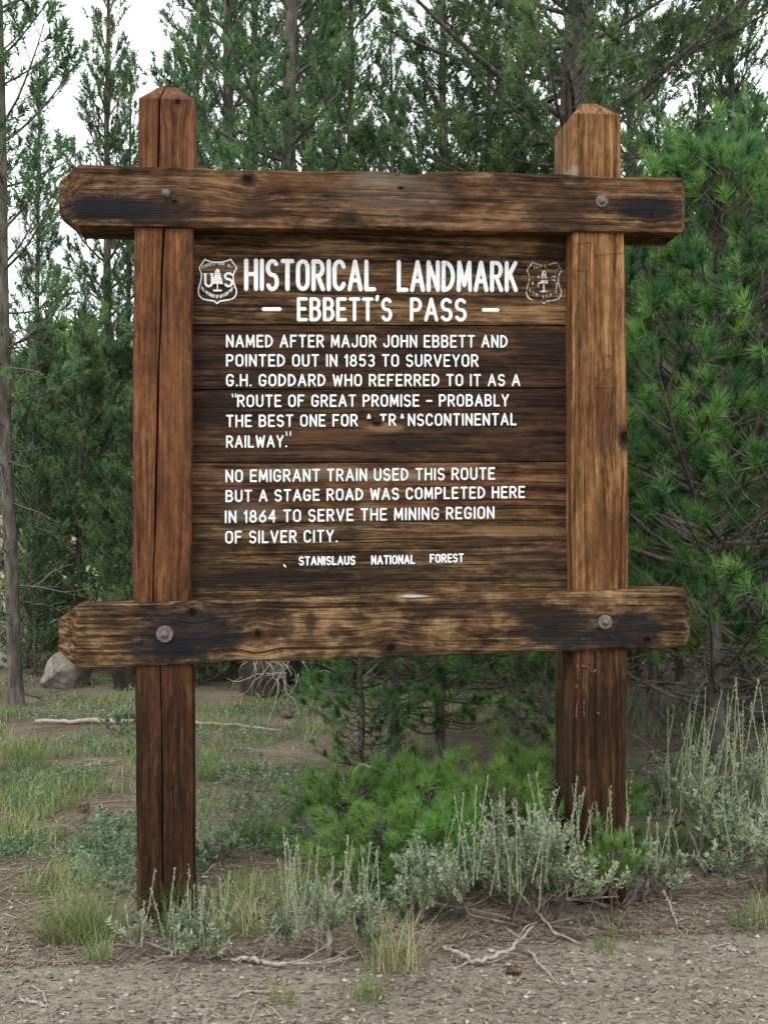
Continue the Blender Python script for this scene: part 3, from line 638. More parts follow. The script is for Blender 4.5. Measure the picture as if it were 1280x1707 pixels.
KINDS = {
 'tall': dict(FAR, seed=1, H=13, r0=.12, cb=1.0, R=1.55, gap=.36, nb=5, lo=5, hi=60, dead=20, tint=(.45, .3)),
 'dense': dict(FAR, seed=2, H=11, r0=.11, cb=.7, R=1.6, gap=.33, nb=5, lo=5, hi=58, dead=24, tint=(.48, .3)),
 'thin': dict(FAR, seed=3, H=10.0, r0=.085, cb=1.6, R=1.1, gap=.38, nb=5, lo=15, hi=65, dead=20, tint=(.42, .28)),
 'young': dict(FAR, seed=4, H=4.6, r0=.05, cb=.25, R=1.2, gap=.26, nb=6, lo=5, hi=60, dead=24, tint=(.55, .3), limb=.8),
 'old': dict(FAR, seed=5, H=14, r0=.18, cb=3.0, R=2.5, gap=.36, nb=6, lo=-5, hi=50, dead=10, limb=1.0, wander=.07, tint=(.42, .3), prof=(.6, .8), dead_len=.9, twig_gap=.09),
 'spare': dict(FAR, seed=8, H=9.5, r0=.058, cb=2.4, R=.95, gap=.36, nb=5, lo=10, hi=60, dead=30, tint=(.40, .25), dead_len=.6, limb=.7),
 'near': dict(seed=6, H=2.9, r0=.042, cb=.5, R=1.6, gap=.19, nb=7, lo=0, hi=45, twig_gap=.07, shoot=.06, nlen=.072, nw=.0046, K=74, dead=30, bud=.2, tint=(.52, .36), dead_len=.7, extra=1, limb=.55, spread=(12, 78), prof=(.8, .8), den=.12),
 'pole': dict(seed=7, H=2.6, r0=.036, cb=.35, R=.66, gap=.15, nb=5, lo=-12, hi=50, sparse=.85, shoot=.05, nlen=.062, nw=.0032, K=60, dead=20, tint=(.55, .3), dead_len=.4, limb=.6, spread=(15, 75)),
 'sprig': dict(seed=12, H=.34, r0=.007, cb=.20, R=.11, gap=.06, nb=3, lo=30, hi=70, twig_gap=.2, shoot=.045, nlen=.070, nw=.0034, K=80, tint=(.9, .2), extra=1, limb=.4, spread=(12, 78), den=.3),
 'seedling': dict(seed=9, H=.36, r0=.014, cb=.04, R=.50, gap=.085, nb=5, curl=18, lo=0, hi=45, twig_gap=.15, shoot=.045, nlen=.074, nw=.0036, K=95, bud=.08, tint=(1.0, .2), extra=1, limb=.6, spread=(12, 78), den=.2)}
PROTO = {}
def plant(kind, px, dist, scale=1, rot=0, label='', group=None, tilt=0):
    x, y = at_depth(px, dist)
    if kind not in PROTO: o = PROTO[kind] = pine_thing(KINDS[kind])
    else: o = copy_tree(PROTO[kind])
    o.location = (x, y, hz(x, y)-.03); o.rotation_euler = (0, math.radians(tilt), rot); o.scale = scale if isinstance(scale, tuple) else (scale,)*3
    if 'group' in o: del o['group']
    tag(o, label, 'pine tree', group)
    return o
G1 = 'pines standing behind the sign'
plant('spare', 28, 7.3, .92, .4, 'slim pine with bare grey trunk at the left edge, nearest the round boulder', G1, -2)
plant('young', 135, 9.3, .66, 1.0, 'bright green bushy young pine left of the sign, above the round boulder', G1)
plant('young', 185, 9.8, .74, 2.2, 'full young pine whose crown rises beside the left post under the upper crossbeam', G1)
plant('thin', 183, 12, .90, 2.0, 'thin pine with narrow crown against white sky left of the left post top', G1)
plant('thin', 60, 11.5, .66, 4.1, 'short sparse pine before white sky near the left edge of the photo', G1)
plant('thin', 385, 10.2, 1.1, .7, 'tall pine with a straight trunk showing just right of the left post top', G1)
plant('dense', 490, 8.8, .95, 1.7, 'dense tall pine directly above the left half of the upper crossbeam', G1)
plant('tall', 590, 10.4, .66, 3.3, 'pine with a pointed top above the middle of the upper crossbeam', G1)
plant('dense', 745, 8.6, .66, 4.6, 'shorter bushy pine above the crossbeam just left of the right post top', G1)
plant('old', 968, 8.6, 1.0, .9, 'big old pine with thick forking limbs rising behind the right post top', G1)
plant('near', 1300, 6.3, .85, 2.9, 'bushy pine cut by the right edge, behind the nearest one', G1)
plant('near', 1190, 4.5, 1.0, 1.3, 'nearest bushy pine right of the sign, long needle tufts with orange buds', G1)
plant('near', 1085, 6.4, 1.05, 5.2, 'bushy pine half hidden behind the right post', G1)
plant('pole', 655, 5.35, 1.0, .3, 'pine sapling with bare grey stem under the middle of the lower crossbeam', 'pine saplings under the sign')
plant('pole', 732, 5.2, .8, 2.4, 'thinnest pine sapling, its stem between two others below the lower crossbeam', 'pine saplings under the sign')
plant('pole', 856, 5.9, 1.1, 4.4, 'pine sapling with dark stem just left of the right post, below the lower crossbeam', 'pine saplings under the sign')
GB = 'low pine seedlings by the sign'
plant('pole', 600, 4.7, .55, 3.3, 'short bushy pine sapling left of the three bare stems below the lower crossbeam', 'pine saplings under the sign')
plant('pole', 905, 4.8, .5, 1.9, 'short bushy pine sapling close to the left of the right post, below the lower crossbeam', 'pine saplings under the sign')
plant('seedling', 815, 3.58, .8, .5, 'brightest low pine seedling, behind the left end of the wide sagebrush', GB, 4)
plant('seedling', 690, 3.75, .75, 2.5, 'low pine seedling directly behind the little sagebrush under the middle of the sign', GB)
plant('seedling', 575, 3.8, .7, 4.1, 'leftmost low pine seedling, behind the small middle sagebrush', GB)
plant('seedling', 745, 3.45, .6, 5.2, 'small low pine seedling between the little sagebrush and the wide one', GB)
plant('seedling', 635, 3.5, .6, 1.2, 'small low pine seedling behind the gap between the two middle sagebrushes', GB)
plant('seedling', 905, 3.95, .8, 3.3, 'low pine seedling close to the left side of the right post', GB)
plant('sprig', 1014, 3.20, .62, 1.5, 'tiny bright pine sprig against the foot of the right post', 'low pine seedlings by the sign')
FILL = 'pine deep in the wood behind the sign, mostly hidden by nearer pines'
UNDER = 'short bushy pine in the undergrowth at the foot of the wood'
for px, dist, k, s, r in [(290, 13.5, 'thin', .80, 5), (330, 9.3, 'young', .95, 3), (430, 13, 'tall', .85, 4), (545, 13.5, 'dense', .85, 2), (820, 11.5, 'dense', .72, 5), (655, 12.5, 'dense', .70, 1.3), (520, 12, 'tall', .8, 2.9), (880, 12.5, 'dense', .85, 4.1), (330, 12, 'dense', .72, 5.8), (1050, 13, 'tall', .8, 1.0), (1210, 13, 'dense', .8, 3.8), (215, 13, 'thin', .75, 3.1),
                          (1100, 12.0, 'dense', .62, .3), (1170, 9.0, 'tall', .42, 5.5), (1225, 11, 'thin', .9, 2.7), (140, 15, 'tall', .40, 1.6), (560, 8.6, 'young', .9, 2), (720, 7.8, 'young', .8, 1.2), (900, 9.5, 'young', 1.1, 2.8), (1240, 6.9, 'young', .9, .9), (50, 9.2, 'young', .55, 3.9), (270, 10.5, 'young', .9, 1.9),
                          (310, 8.3, 'young', .6, .2), (455, 8.2, 'young', .7, 4.4), (400, 11, 'young', .9, 5.5), (640, 9.8, 'young', .8, 3.1), (815, 8.2, 'young', .7, 2.2), (1010, 8.9, 'young', .8, 4.8), (225, 8.6, 'young', .55, 1.1), (70, 12, 'young', .8, .6), (330, 8.1, 'young', .36, 1), (400, 8.5, 'young', .40, 2.1), (520, 8.0, 'young', .35, 3.3), (590, 8.6, 'young', .4, 4.2), (770, 8.4, 'young', .38, 5.1), (930, 8.0, 'young', .4, .4), (250, 8.9, 'young', .4, 2.7), (1060, 8.3, 'young', .45, 3.9), (1200, 8.0, 'young', .45, 1.7), (60, 8.7, 'young', .3, 5.8), (1130, 8.2, 'young', .7, 3.6)]:
    if k == 'young' and s < .6: plant(k, px, dist, s, r, UNDER, 'short pines in the undergrowth')
    else: plant(k, px, dist, s, r, FILL, 'pines deep in the wood')

# far-off wood on the hillside
fw = Acc(); rg = np.random.default_rng(77)
for k in range(120):
    y = 24+60*rg.random(); x = (rg.random()-.5)*1.3*y+2; z0 = hz(x, y); Hh = 2.5+3.5*rg.random(); N = 90
    t = rg.random(N)**.8; az = rg.random(N)*6.28; rr = (1-t)*Hh*.2*(.3+.7*rg.random(N))
    P = np.c_[x+rr*np.cos(az), y+rr*np.sin(az), z0+.6+t*(Hh-.6)]; D = np.c_[np.cos(az), np.sin(az), .6+t]
    needles(fw, P, D, np.full(N, .5), .55, .11, 9, rg, np.clip(.45+.2*rg.normal(size=N), 0, 1))
    tube(fw, [(x, y, z0-.3), (x, y, z0+Hh*.9)], [.1, .03], 5, 1)
tag(fw.build('far_wood', [M_needle, M_bark]), 'far conifer wood on the pale hillside seen between trunks', 'wood', kind='stuff')

# ------------------------------------------------------------------ sagebrush, grass
def sage(name, px, py, rad, hgt, tips, stalks, seed, label, stalk_h=.25, lean=(0, 0), group='sagebrush clumps'):
    rg = np.random.default_rng(seed); wd = Acc(); fo = Acc(); x, y = on_ground(px, py); r = empty(name, (x, y, hz(x, y)))
    tag(r, label, 'sagebrush', group)
    P, D, Ln = [], [], []
    ns = max(5, tips//14); per = tips//ns
    for s in range(ns):
        az = rg.random()*6.28; q = math.sqrt(rg.random())*rad; top = np.array([q*math.cos(az)+lean[0]*hgt, q*math.sin(az)*.8+lean[1]*hgt, hgt*(.45+.5*rg.random())*(1-.45*(q/rad)**2)])
        b0 = np.array([rg.normal()*rad*.08, rg.normal()*rad*.08, -.01]); k1 = b0+(top-b0)*.35+rg.normal(size=3)*rad*.14; k1[2] = max(.01, k1[2]*.6); k2 = b0+(top-b0)*.7+rg.normal(size=3)*rad*.10; k2[2] = max(.02, k2[2])
        tube(wd, [b0, k1, k2, top], np.array([.008, .006, .004, .0025])*(.5+.6*rg.random()), 6, rough=.5, rng=rg)
        for _ in range(per):
            a = rg.random(); o = k2+(top-k2)*a*.9; d = nrm(np.array([rg.normal()*.45+.35*math.cos(az), rg.normal()*.45+.35*math.sin(az), .75+.7*rg.random()])); l = (.05+.09*rg.random())*(rad/.3)**.5
            tube(wd, [o, o+d*l*.5+rg.normal(size=3)*.008, o+d*l], [.0022, .0017, .001], 3, cap=False)
            P.append(o+d*l*.35); D.append(d); Ln.append(l*.75)
    P = np.array(P); D = np.array(D); Ln = np.array(Ln); T = np.clip(.5+.22*rg.normal(size=len(P)), 0, 1)
    leafs(fo, P, D, Ln, .0165, .0056, 50, rg, T)
    SP, SD, SL, ST = [], [], [], []
    for k in range(stalks):
        az = rg.random()*6.28; q = math.sqrt(rg.random())*rad*.85; b = np.array([q*math.cos(az)+lean[0]*hgt*.6, q*math.sin(az)*.7, hgt*(.35+.35*rg.random())]); d = nrm(np.array([rg.normal()*.14+lean[0]*.5, rg.normal()*.14, 1.])); l = stalk_h*(.6+.7*rg.random())
        tube(fo, [b, b+d*l*.6, b+d*l+rg.normal(size=3)*.006], [.0016, .0014, .0009], 4, 0, .6, cap=False)
        SP.append(b); SD.append(d); SL.append(l); ST.append(.45+.35*rg.random())
    if stalks: leafs(fo, np.array(SP), np.array(SD), np.array(SL), .0105, .0042, 64, rg, np.array(ST), 12, 40)
    wd.build('stems', M_sagewood, r, smooth=True); fo.build('foliage', M_sage, r)
    return r
def leafs(acc, P, D, SL, ll, lw, K, rg, tint, a_lo=20, a_hi=75):
    N = len(P); D = nrm(D); u = np.where(np.abs(D[:, 2:3]) > .8, np.array([[1., 0, 0]]), np.array([[0, 0, 1.]])); A = nrm(np.cross(D, u)); B = np.cross(D, A)
    t = rg.random((N, K)); ph = rg.random((N, K))*6.28; al = np.radians(a_lo+(a_hi-a_lo)*rg.random((N, K)))
    base = P[:, None]+D[:, None]*(SL[:, None]*t)[..., None]; rad = np.cos(ph)[..., None]*A[:, None]+np.sin(ph)[..., None]*B[:, None]
    d = D[:, None]*np.cos(al)[..., None]+rad*np.sin(al)[..., None]; ln = (ll*(.6+.7*rg.random((N, K))))[..., None]
    sd = nrm(np.cross(d, rg.normal(size=(N, K, 3))))*lw/2
    V = np.stack([base, base+d*ln*.55-sd, base+d*ln, base+d*ln*.55+sd], 2)
    acc.add(V.reshape(-1, 3), np.arange(N*K*4).reshape(-1, 4), 0, np.repeat(np.clip(tint[:, None]+.13*rg.normal(size=(N, K)), 0, 1), 4, 1).reshape(-1))
sage('sagebrush', 890, 1535, .35, .27, 225, 42, 1, 'wide grey green sagebrush in front of the right post', .24)
sage('sagebrush', 1190, 1450, .32, .46, 260, 46, 2, 'tallest sagebrush with upright flower stalks, right of the right post', .34, (.16, 0))
sage('sagebrush', 1275, 1490, .22, .28, 150, 14, 3, 'sagebrush at the right edge beside the tallest one', .2)
sage('sagebrush', 545, 1575, .19, .15, 74, 34, 4, 'small sagebrush with pale flower stalks over bare roots, below the middle of the sign', .22)
sage('sagebrush', 290, 1580, .19, .08, 42, 20, 5, 'small sagebrush hugging the foot of the left post', .17)
sage('sagebrush', 690, 1535, .08, .14, 26, 6, 6, 'little sagebrush between two larger ones, under the bright seedling', .12)
sage('sagebrush', 365, 1440, .06, .10, 16, 5, 7, 'sparse sagebrush sprig right behind the left post', .20)
sage('sagebrush', 745, 1520, .17, .20, 120, 8, 11, 'grey green sagebrush touching the left end of the wide one', .16)
sage('sagebrush', 1035, 1510, .15, .19, 90, 12, 12, 'sagebrush in front of the right post foot, at the right end of the wide one', .17)
sage('sagebrush', 1105, 1490, .10, .15, 40, 6, 8, 'small sagebrush between the right post and the tallest sagebrush', .14)
sage('sagebrush', 215, 1225, .14, .13, 50, 5, 9, 'pale sagebrush far behind the left post by the pale log', .22)
sage('sagebrush', 1180, 1195, .30, .16, 90, 0, 10, 'low pale sagebrush patch in the shade beyond the grey log at right', .2)

def blades(acc, P, hgt, wd, spread, rg, tint, droop=.6, nseg=3):
    N = len(P); az = rg.random(N)*6.28; o = np.c_[np.cos(az), np.sin(az), np.zeros(N)]; sp_ = spread*(.2+rg.random(N)); h = hgt*(.5+.7*rg.random(N))
    sd = np.c_[-np.sin(az), np.cos(az), np.zeros(N)]*wd/2; rows = []
    for k in range(nseg+1):
        s = k/nseg; c = P+o*(sp_*h*(s*.5+droop*s*s))[:, None]; c[:, 2] += h*(s-.35*droop*sp_*s*s); wv = 1-s*.95; rows += [c-sd*wv, c+sd*wv]
    V = np.stack(rows, 1); n2 = 2*(nseg+1); i = (np.arange(N)*n2)[:, None]; k = (np.arange(nseg)*2)[None]
    acc.add(V.reshape(-1, 3), np.stack([i+k, i+k+1, i+k+3, i+k+2], -1).reshape(-1, 4), 0, np.repeat(tint, n2))
def tuft(px, py, rad, hgt, N, seed, label, tint=(.45, .25), spread=.8, wd=.0032):
    rg = np.random.default_rng(seed); x, y = on_ground(px, py); a = Acc(); q = np.sqrt(rg.random(N))*rad*.75; az = rg.random(N)*6.28
    P = np.c_[q*np.cos(az), q*np.sin(az), np.full(N, -.005)]; P[:, 2] += height(x+P[:, 0], y+P[:, 1])-hz(x, y)
    blades(a, P, hgt*1.25, wd*.85, spread, rg, np.clip(tint[0]+tint[1]*rg.normal(size=N), 0, 1))
    tag(a.build('grass_tuft', M_grass, loc=(x, y, hz(x, y))), label, 'grass tuft', 'grass tufts round the sign')
tuft(133, 1545, .16, .15, 620, 1, 'largest yellow green bunchgrass tuft, left of the left post foot', (.55, .25), 1.5)
tuft(165, 1585, .05, .09, 80, 2, 'small pale grass tuft just in front of the largest tuft', (.6, .25))
tuft(40, 1285, .17, .15, 260, 3, 'soft green grass tuft by the left edge, well behind the white stick', (.35, .2), .9)
tuft(147, 1420, .08, .09, 130, 4, 'small dark green grass tuft between the white stick and the left post', (.3, .2))
tuft(300, 1545, .10, .16, 120, 5, 'tall thin grass tuft standing against the front of the left post foot', (.35, .25), .6)
tuft(612, 1645, .06, .07, 90, 6, 'low green grass tuft on bare dirt at the bottom middle', (.4, .25))
tuft(470, 1650, .05, .05, 50, 7, 'faint short grass tuft left of the bottom middle on bare dirt', (.55, .2))
tuft(655, 1590, .12, .16, 170, 8, 'straw pale drooping grass tuft between the two middle sagebrushes', (.75, .2), 1.3)
tuft(395, 1540, .12, .12, 150, 9, 'dry drooping grass tuft right of the left post foot', (.68, .25), 1.3)
tuft(430, 1405, .12, .15, 200, 10, 'green grass tuft behind the sign left of the low seedlings', (.35, .2), .7)
tuft(1265, 1540, .12, .12, 130, 11, 'grass tuft at the right edge in front of the sagebrush', (.4, .25))
tuft(8, 1395, .07, .09, 90, 12, 'grass tuft cut by the left edge beside the white stick', (.4, .2))
tuft(1008, 1570, .05, .06, 45, 13, 'tiny grass tuft on dirt below the wide sagebrush', (.4, .2))
tuft(345, 1300, .12, .13, 160, 14, 'green grass tuft just behind the right side of the left post', (.38, .2), .8)

# uncountable ground cover
def scatter(N, x0, x1, y0, y1, rg, dens):
    out = []
    while sum(len(o) for o in out) < N:
        t = rg.random(N*3); y = y0+(y1-y0)*t**1.6; x = (rg.random(N*3)-.5)*1.15*(y+3.6)*.95+(y+3.3)*.08-.27; k = rg.random(N*3) < dens(x, y); out.append(np.c_[x[k], y[k]])
    return np.concatenate(out)[:N]
rg = np.random.default_rng(12)
def verge(x, y): return np.clip((y+.15+.25*np.sin(x*1.7))/.5, 0, 1)
clump = lambda s, f, lo: (lambda x, y: np.clip((fbm(x*f, y*f, s, 3)+lo)*6, 0, 1)*verge(x, y))
xy = scatter(56000, -3, 4, -.3, 6.5, rg, clump(40, 2.9, .0)); P = np.c_[xy, height(xy[:, 0], xy[:, 1])-.004]
a = Acc(); blades(a, P, .085, .0040, .8, rg, np.clip(.58+.26*rg.normal(size=len(P)), 0, 1)); tag(a.build('short_grass', M_grass), 'thin short grass growing over brown duff behind the sign', 'grass', kind='stuff')
xy = scatter(5200, -3, 4, -.1, 6.5, rg, clump(60, 2.2, -.02)); P = np.c_[xy, height(xy[:, 0], xy[:, 1])+.005]
a = Acc(); D = np.c_[rg.normal(size=(len(P), 2))*.4, np.ones(len(P))]; leafs(a, P, D, np.full(len(P), .05), .019, .008, 13, rg, np.clip(.5+.25*rg.normal(size=len(P)), 0, 1), 35, 85)
tag(a.build('low_forbs', M_forb), 'low green leafy ground plants scattered behind the sign', 'ground cover', kind='stuff')
def flat(N, y0, y1, ln, wdt, tint, lift=.002, dens=lambda x, y: np.ones_like(x)):
    xy = scatter(N, -3, 4, y0, y1, rg, dens); z = height(xy[:, 0], xy[:, 1]); az = rg.random(N)*6.28; l = ln*(.4+rg.random(N))
    d = np.c_[np.cos(az), np.sin(az), rg.normal(size=N)*.12]*(l/2)[:, None]; s = np.c_[-np.sin(az), np.cos(az), np.zeros(N)]*(wdt*(.5+rg.random(N))/2)[:, None]
    c = np.c_[xy, z+lift+.008*rg.random(N)]; V = np.stack([c-d-s, c-d+s, c+d+s*.4, c+d-s*.4], 1)
    return V.reshape(-1, 3), np.arange(N*4).reshape(-1, 4), np.repeat(np.clip(tint[0]+tint[1]*rg.normal(size=N), 0, 1), 4)
a = Acc()
for args in [(30000, -.3, 7, .06, .0040, (.6, .28)), (13000, -1.2, .2, .030, .0026, (.68, .3)), (700, -1.2, 1, .09, .004, (.8, .2)), (9000, -1.2, 4, .016, .009, (.5, .3)), (2500, 0, 7, .18, .006, (.7, .25))]:
    V, F_, T = flat(*args); a.add(V, F_, 0, T)
tag(a.build('needle_litter', M_litter), 'brown fallen needles, bark chips and twig bits over the dirt', 'litter', kind='stuff')
a = Acc(); N = 15000; xy = scatter(N, -3, 4, -1.3, 1.5, rg, lambda x, y: 1-.75*verge(x, y)); z = height(xy[:, 0], xy[:, 1]); r_ = .0022+.0085*rg.random(N)**4
oct_ = np.array([(1, 0, 0), (-1, 0, 0), (0, 1, 0), (0, -1, 0), (0, 0, .7), (0, 0, -.7), (.6, .6, .35), (-.6, .6, .35), (-.6, -.6, .35), (.6, -.6, .35)])
tri = np.array([(4, 6, 7), (4, 7, 8), (4, 8, 9), (4, 9, 6), (6, 0, 2), (6, 2, 7), (7, 2, 1), (7, 1, 8), (8, 1, 3), (8, 3, 9), (9, 3, 0), (9, 0, 6)])[:, :]
V = oct_[:10][None]*(1+.3*rg.normal(size=(N, 10, 3)))*r_[:, None, None]; V[..., 2] += (z+r_*.15)[:, None]; V[..., 0] += xy[:, :1]; V[..., 1] += xy[:, 1:]
a.add(V.reshape(-1, 3), (tri[None]+(np.arange(N)*10)[:, None, None]).reshape(-1, 3), 0, np.repeat(np.clip(.50+.28*rg.normal(size=N)+(rg.random(N) > .988)*.35, 0, 1), 10))
tag(a.build('gravel', M_stone), 'fine gravel grains and pebbles on the bare dirt', 'gravel', kind='stuff')

# ------------------------------------------------------------------ rocks, logs, sticks, cones, flowers
def rock(name, px, py, size, seed, label, mat=M_rock, group='boulders under the trees', sink=.25):
    import bmesh
    x, y = on_ground(px, py); bm = bmesh.new(); bmesh.ops.create_icosphere(bm, subdivisions=5, radius=1)
    o = Vector((seed*3.1, seed*1.7, seed))
    rg = random.Random(seed); planes = []
    for _ in range(9):
        v = Vector((rg.gauss(0, 1), rg.gauss(0, 1), rg.gauss(.2, .8))).normalized(); planes.append((v, .70+.22*rg.random()))
    for v in bm.verts:
        c = v.co.copy()
        for pn, dd_ in planes:
            e = c.dot(pn)-dd_
            if e > 0: c -= pn*e*.92
        c += c.normalized()*(.10*mnoise.fractal(c*1.6+o, 1, 2, 5)+.025*mnoise.fractal(c*7+o, 1, 2, 4))
        v.co = Vector((c.x*size[0], c.y*size[1], c.z*size[2]))
    me = bpy.data.meshes.new(name); bm.to_mesh(me); bm.free(); me.materials.append(mat)
    me.polygons.foreach_set('use_smooth', np.full(len(me.polygons), True))
    ob = bpy.data.objects.new(name, me); COL.objects.link(ob); ob.location = (x, y, hz(x, y)+size[2]*(1-sink)-.02); ob.rotation_euler.z = seed
    return tag(ob, label, 'boulder', group)
rock('boulder', 110, 1150, (.23, .20, .17), 2, 'round grey boulder under the left end of the lower crossbeam')
rock('boulder', 20, 1122, (.16, .15, .11), 5, 'dark low boulder at the left edge behind the slim trunk')
rock('boulder', 85, 1085, (.45, .35, .28), 7, 'big shaded boulder behind the round grey one')
def polylog(name, pts, radii, mat, label, cat, group, n=10, rough=.25, seed=0, twigs=0):
    """pts = (photo x, photo y, lift above the ground in m)"""
    rg = np.random.default_rng(seed); P = []
    for px, py, h in pts:
        x, y = on_ground(px, py); P.append((x, y, hz(x, y)+h))
    P = np.array(P); t = np.linspace(0, 1, len(P)*6); P2 = np.stack([np.interp(t, np.linspace(0, 1, len(P)), P[:, k]) for k in range(3)], 1)
    r2 = np.interp(t, np.linspace(0, 1, len(radii)), radii)*(.7 if name == 'stick' else 1); P2[1:-1] += rg.normal(size=(len(P2)-2, 3))*r2[1:-1, None]*.6
    c = P2[0].copy(); a = Acc(); tube(a, P2-c, r2, n, rough=rough, rng=rg)
    for _ in range(twigs):
        k = rg.integers(2, len(P2)-1); d = nrm(rg.normal(size=3)*[1, 1, .5]+[0, 0, .3]); l = .05+.15*rg.random()
        tube(a, [P2[k]-c, P2[k]-c+d*l*.5+rg.normal(size=3)*.01, P2[k]-c+d*l], [r2[k]*.5, r2[k]*.4, r2[k]*.2], 5, cap=False)
    return tag(a.build(name, mat, loc=tuple(c), smooth=True), label, cat, group)
GS = 'sticks lying about the sign'
polylog('log', [(60, 1208, .02), (150, 1207, .025), (240, 1210, .02), (330, 1213, .02), (470, 1216, .0)], [.012, .016, .015, .013, .008], M_log, 'long pale fallen log lying across the ground behind the left post', 'log', 'logs')
polylog('log', [(1212, 1203, .02), (1250, 1204, .03), (1290, 1208, .03)], [.04, .06, .06], M_log, 'short grey log end by the right edge', 'log', 'logs')
polylog('stick', [(-5, 1412, .012), (40, 1400, .02), (62, 1390, .015), (95, 1383, .012)], [.012, .011, .008, .004], M_stick, 'white bleached stick on dirt at the left edge', 'stick', GS, seed=3)
polylog('stick', [(35, 1655, .004), (60, 1660, .008), (78, 1665, .004)], [.005, .006, .004], M_stick, 'short pale stick in the lower left corner', 'stick', GS, seed=4)
polylog('stick', [(52, 1630, .004), (72, 1645, .01), (82, 1665, .004)], [.003, .004, .003], M_stick, 'curved thin twig crossing the short pale stick, lower left', 'stick', GS, seed=5)
polylog('stick', [(380, 1652, .004), (412, 1642, .012), (452, 1637, .006)], [.004, .005, .003], M_stick, 'thin bleached stick on bare dirt left of the low green tuft', 'stick', GS, seed=6)
polylog('stick', [(385, 1590, .01), (420, 1588, .02), (470, 1600, .012), (540, 1598, .02), (600, 1580, .01)], [.007, .010, .009, .007, .004], M_stick, 'long crooked root lying under the small middle sagebrush', 'stick', GS, seed=7, twigs=9)
polylog('stick', [(552, 1565, .0), (548, 1530, .02), (556, 1505, .05), (572, 1490, .07)], [.014, .012, .009, .006], M_stick, 'bleached upright stub beside the small middle sagebrush', 'stick', GS, seed=8)
polylog('stick', [(740, 1570, .02), (775, 1590, .02), (800, 1594, .015), (850, 1580, .03), (890, 1560, .05)], [.008, .010, .010, .008, .005], M_stick, 'grey forked root in front of the wide sagebrush', 'stick', GS, seed=9, twigs=8)
polylog('stick', [(880, 1575, .015), (905, 1600, .01), (930, 1628, .006)], [.006, .006, .003], M_stick, 'thin root running down the dirt below the wide sagebrush', 'stick', GS, seed=10)
polylog('stick', [(890, 1530, .03), (925, 1555, .02), (968, 1566, .008)], [.006, .006, .003], M_stick, 'pale twig poking from the right side of the wide sagebrush', 'stick', GS, seed=11)
polylog('stick', [(1105, 1505, .05), (1118, 1525, .03), (1128, 1542, .005)], [.007, .006, .004], M_stick, 'short grey twig leaning below the small sagebrush at right', 'stick', GS, seed=12)
polylog('stick', [(1065, 1430, .02), (1085, 1450, .10), (1080, 1480, .06), (1072, 1500, .0)], [.008, .012, .013, .012], M_sagewood, 'twisted dark stem at the left foot of the tallest sagebrush', 'stick', GS, seed=13, twigs=4)
polylog('stick', [(1180, 1570, .004), (1215, 1565, .008), (1240, 1580, .004)], [.003, .004, .003], M_stick, 'thin curved twig on dirt at the lower right', 'stick', GS, seed=14)
polylog('stick', [(1190, 1690, .003), (1240, 1695, .005), (1255, 1699, .003)], [.003, .003, .002], M_stick, 'thin straight twig by the bottom right corner', 'stick', GS, seed=15)
polylog('stick', [(175, 1485, .02), (205, 1495, .03), (225, 1500, .01)], [.010, .013, .010], M_sagewood, 'dark twig between the largest grass tuft and the left post', 'stick', GS, seed=16, twigs=3)
polylog('stick', [(130, 1295, .02), (155, 1285, .03), (200, 1275, .015)], [.008, .009, .005], M_stick, 'grey stick in grass left of the left post', 'stick', GS, seed=17, twigs=3)
polylog('stick', [(560, 1400, .16), (600, 1380, .26), (630, 1415, .30), (690, 1430, .27), (750, 1450, .22)], [.005, .009, .009, .008, .004], M_stick, 'crooked bleached branch lying over the low seedlings', 'stick', GS, seed=18, twigs=5)
polylog('stick', [(1175, 1465, .02), (1140, 1440, .16), (1110, 1420, .06)], [.010, .008, .005], M_sagewood, 'arched bare stem under the tallest sagebrush', 'stick', GS, seed=19, twigs=4)

def snag(px, py, n, ln, seed, label):
    """tangle of bare roots and twigs"""
    rg = np.random.default_rng(seed); x, y = on_ground(px, py); a = Acc()
    for k in range(n):
        p = np.array([rg.normal()*.10, rg.normal()*.05, ln*(.7+.5*rg.random())]); d = nrm(np.array([rg.normal()*.6, rg.normal()*.5, .3+rg.normal()*.7])); pts = [p]
        for _ in range(6): d = nrm(d+np.array([0, 0, -.34])+rg.normal(size=3)*.42); p = p+d*ln/5; p[2] = max(p[2], .0); pts.append(p)
        tube(a, pts, np.linspace(.006, .0014, 7)*(.5+.7*rg.random()), 5, rough=.3, rng=rg)
    tag(a.build('root_tangle', M_stick, loc=(x, y, hz(x, y)), smooth=True), label, 'roots', None)
snag(468, 1188, 34, .34, 3, 'pale tangle of dead roots hanging under the lower crossbeam, left of the saplings')
def stump(px, py, r, h, seed, label):
    rg = np.random.default_rng(seed); x, y = on_ground(px, py); a = Acc(); z = np.linspace(-.1, h, 9); P = np.c_[.02*rg.normal(size=9), .02*rg.normal(size=9), z]
    tube(a, P, r*(1+.5*np.exp(-z*6)), 12, rough=.25, rng=rg); tag(a.build('stump', M_stump, loc=(x, y, hz(x, y)), smooth=True), label, 'stump', 'dark stumps')
stump(212, 1152, .09, .55, 1, 'dark stump hidden partly by the left post below the lower crossbeam')
stump(455, 1160, .17, .50, 2, 'wide black stump behind the pale root tangle')
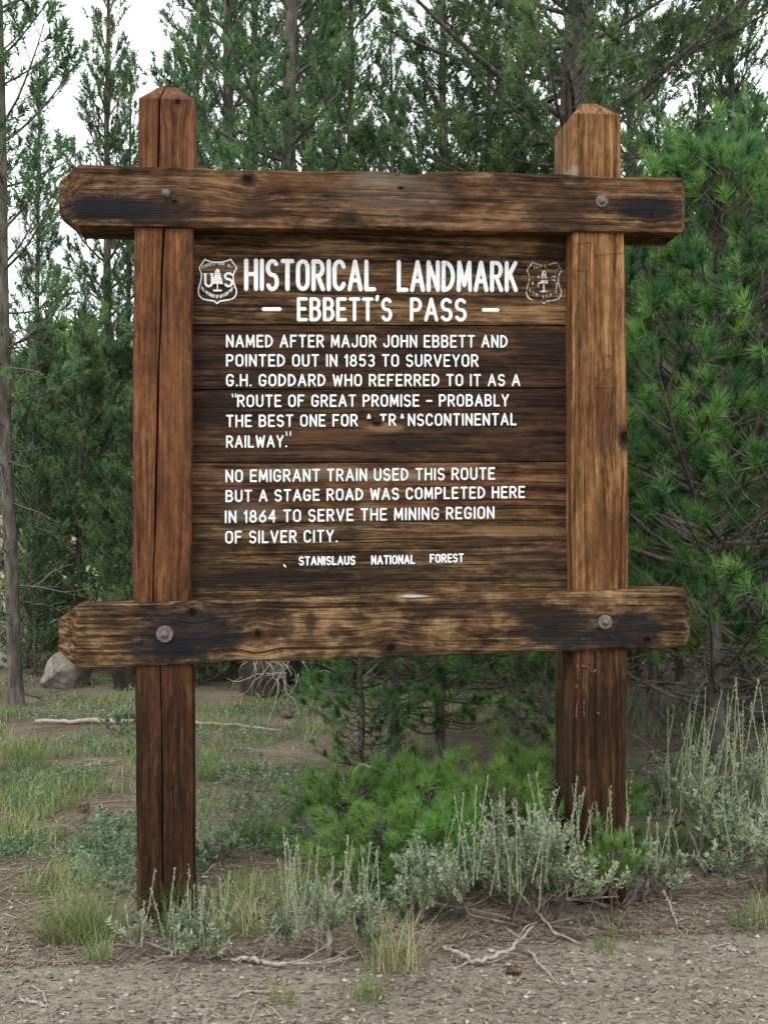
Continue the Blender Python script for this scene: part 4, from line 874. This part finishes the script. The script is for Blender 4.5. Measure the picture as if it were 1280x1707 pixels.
def cone(px, py, s, seed, label):
    rg = np.random.default_rng(seed); x, y = on_ground(px, py); a = Acc(); tube(a, [(-s, 0, 0), (-s*.5, 0, 0), (s*.4, 0, 0), (s, 0, 0)], [s*.2, s*.45, s*.35, s*.08], 8)
    for k in range(70):
        t = rg.random(); ph = k*2.4; rr = s*(.62-.35*abs(t-.35)); c = np.array([s*(1.9*t-.95), rr*math.cos(ph), rr*math.sin(ph)]); d = nrm(np.array([.55, math.cos(ph), math.sin(ph)])); u = nrm(np.cross(d, [1, .2, .1]))
        e = s*.22; a.add([c-d*e-u*e*.6, c-d*e+u*e*.6, c+d*e+u*e*.8, c+d*e*1.25, c+d*e-u*e*.8], [np.array([(0, 1, 2, 3, 4)])])
    o = a.build('pine_cone', M_cone, loc=(x, y, hz(x, y)+s*.5)); o.rotation_euler = (0, .1, seed); tag(o, label, 'pine cone', 'fallen pine cones')
cone(408, 1336, .036, 1, 'open pine cone on brown duff right of the left post')
cone(478, 1198, .045, 2, 'pine cone lying near the pale root tangle')
cone(855, 1606, .022, 3, 'dark little pine cone on bare dirt below the wide sagebrush'[:60])
cone(140, 1356, .030, 4, 'broken dark pine cone left of the left post in duff')
def bloom(px, py, h, mat, n, label, r=.008, seed=0):
    rg = np.random.default_rng(seed); x, y = on_ground(px, py); root = empty('wildflower', (x, y, hz(x, y))); st_ = Acc(); pt = Acc()
    tube(st_, [(0, 0, 0), (.004, 0, h*.6), (.008, 0, h)], [.0014, .0012, .001], 4)
    for k in range(n):
        c = np.array([.008, 0, h])+rg.normal(size=3)*[r*.25, r*.25, r*.2]; a_ = k*6.28/n; d = np.array([math.cos(a_), math.sin(a_), .35])*r; s = np.array([-math.sin(a_), math.cos(a_), 0])*r*.4; pt.add([c, c+d*.6+s, c+d, c+d*.6-s], np.array([(0, 1, 2, 3)]))
    st_.build('stem', M_forb, root); pt.build('petals', mat, root); tag(root, label, 'wildflower', 'wildflowers round the sign')
bloom(361, 1440, .05, M_purple, 7, 'single purple flower right of the left post', .013)
bloom(1177, 1262, .06, M_yellow, 7, 'yellow flower beyond the tallest sagebrush', .02)
for k, (px, py) in enumerate([(1182, 1165), (1190, 1160), (1196, 1170)]): bloom(px, py, .08, M_petal, 8, 'white flower on the shaded sage patch beyond the right post', .02, k)
for k, (px, py) in enumerate([(655, 1512), (662, 1525), (750, 1535), (337, 1485)]):
    bloom(px, py, .04, M_petal, 7, ['white flower left of the little sagebrush, upper of two', 'white flower left of the little sagebrush, lower of two', 'white flower between the little and the wide sagebrush', 'white flower behind the foot of the left post'][k], .007, k)
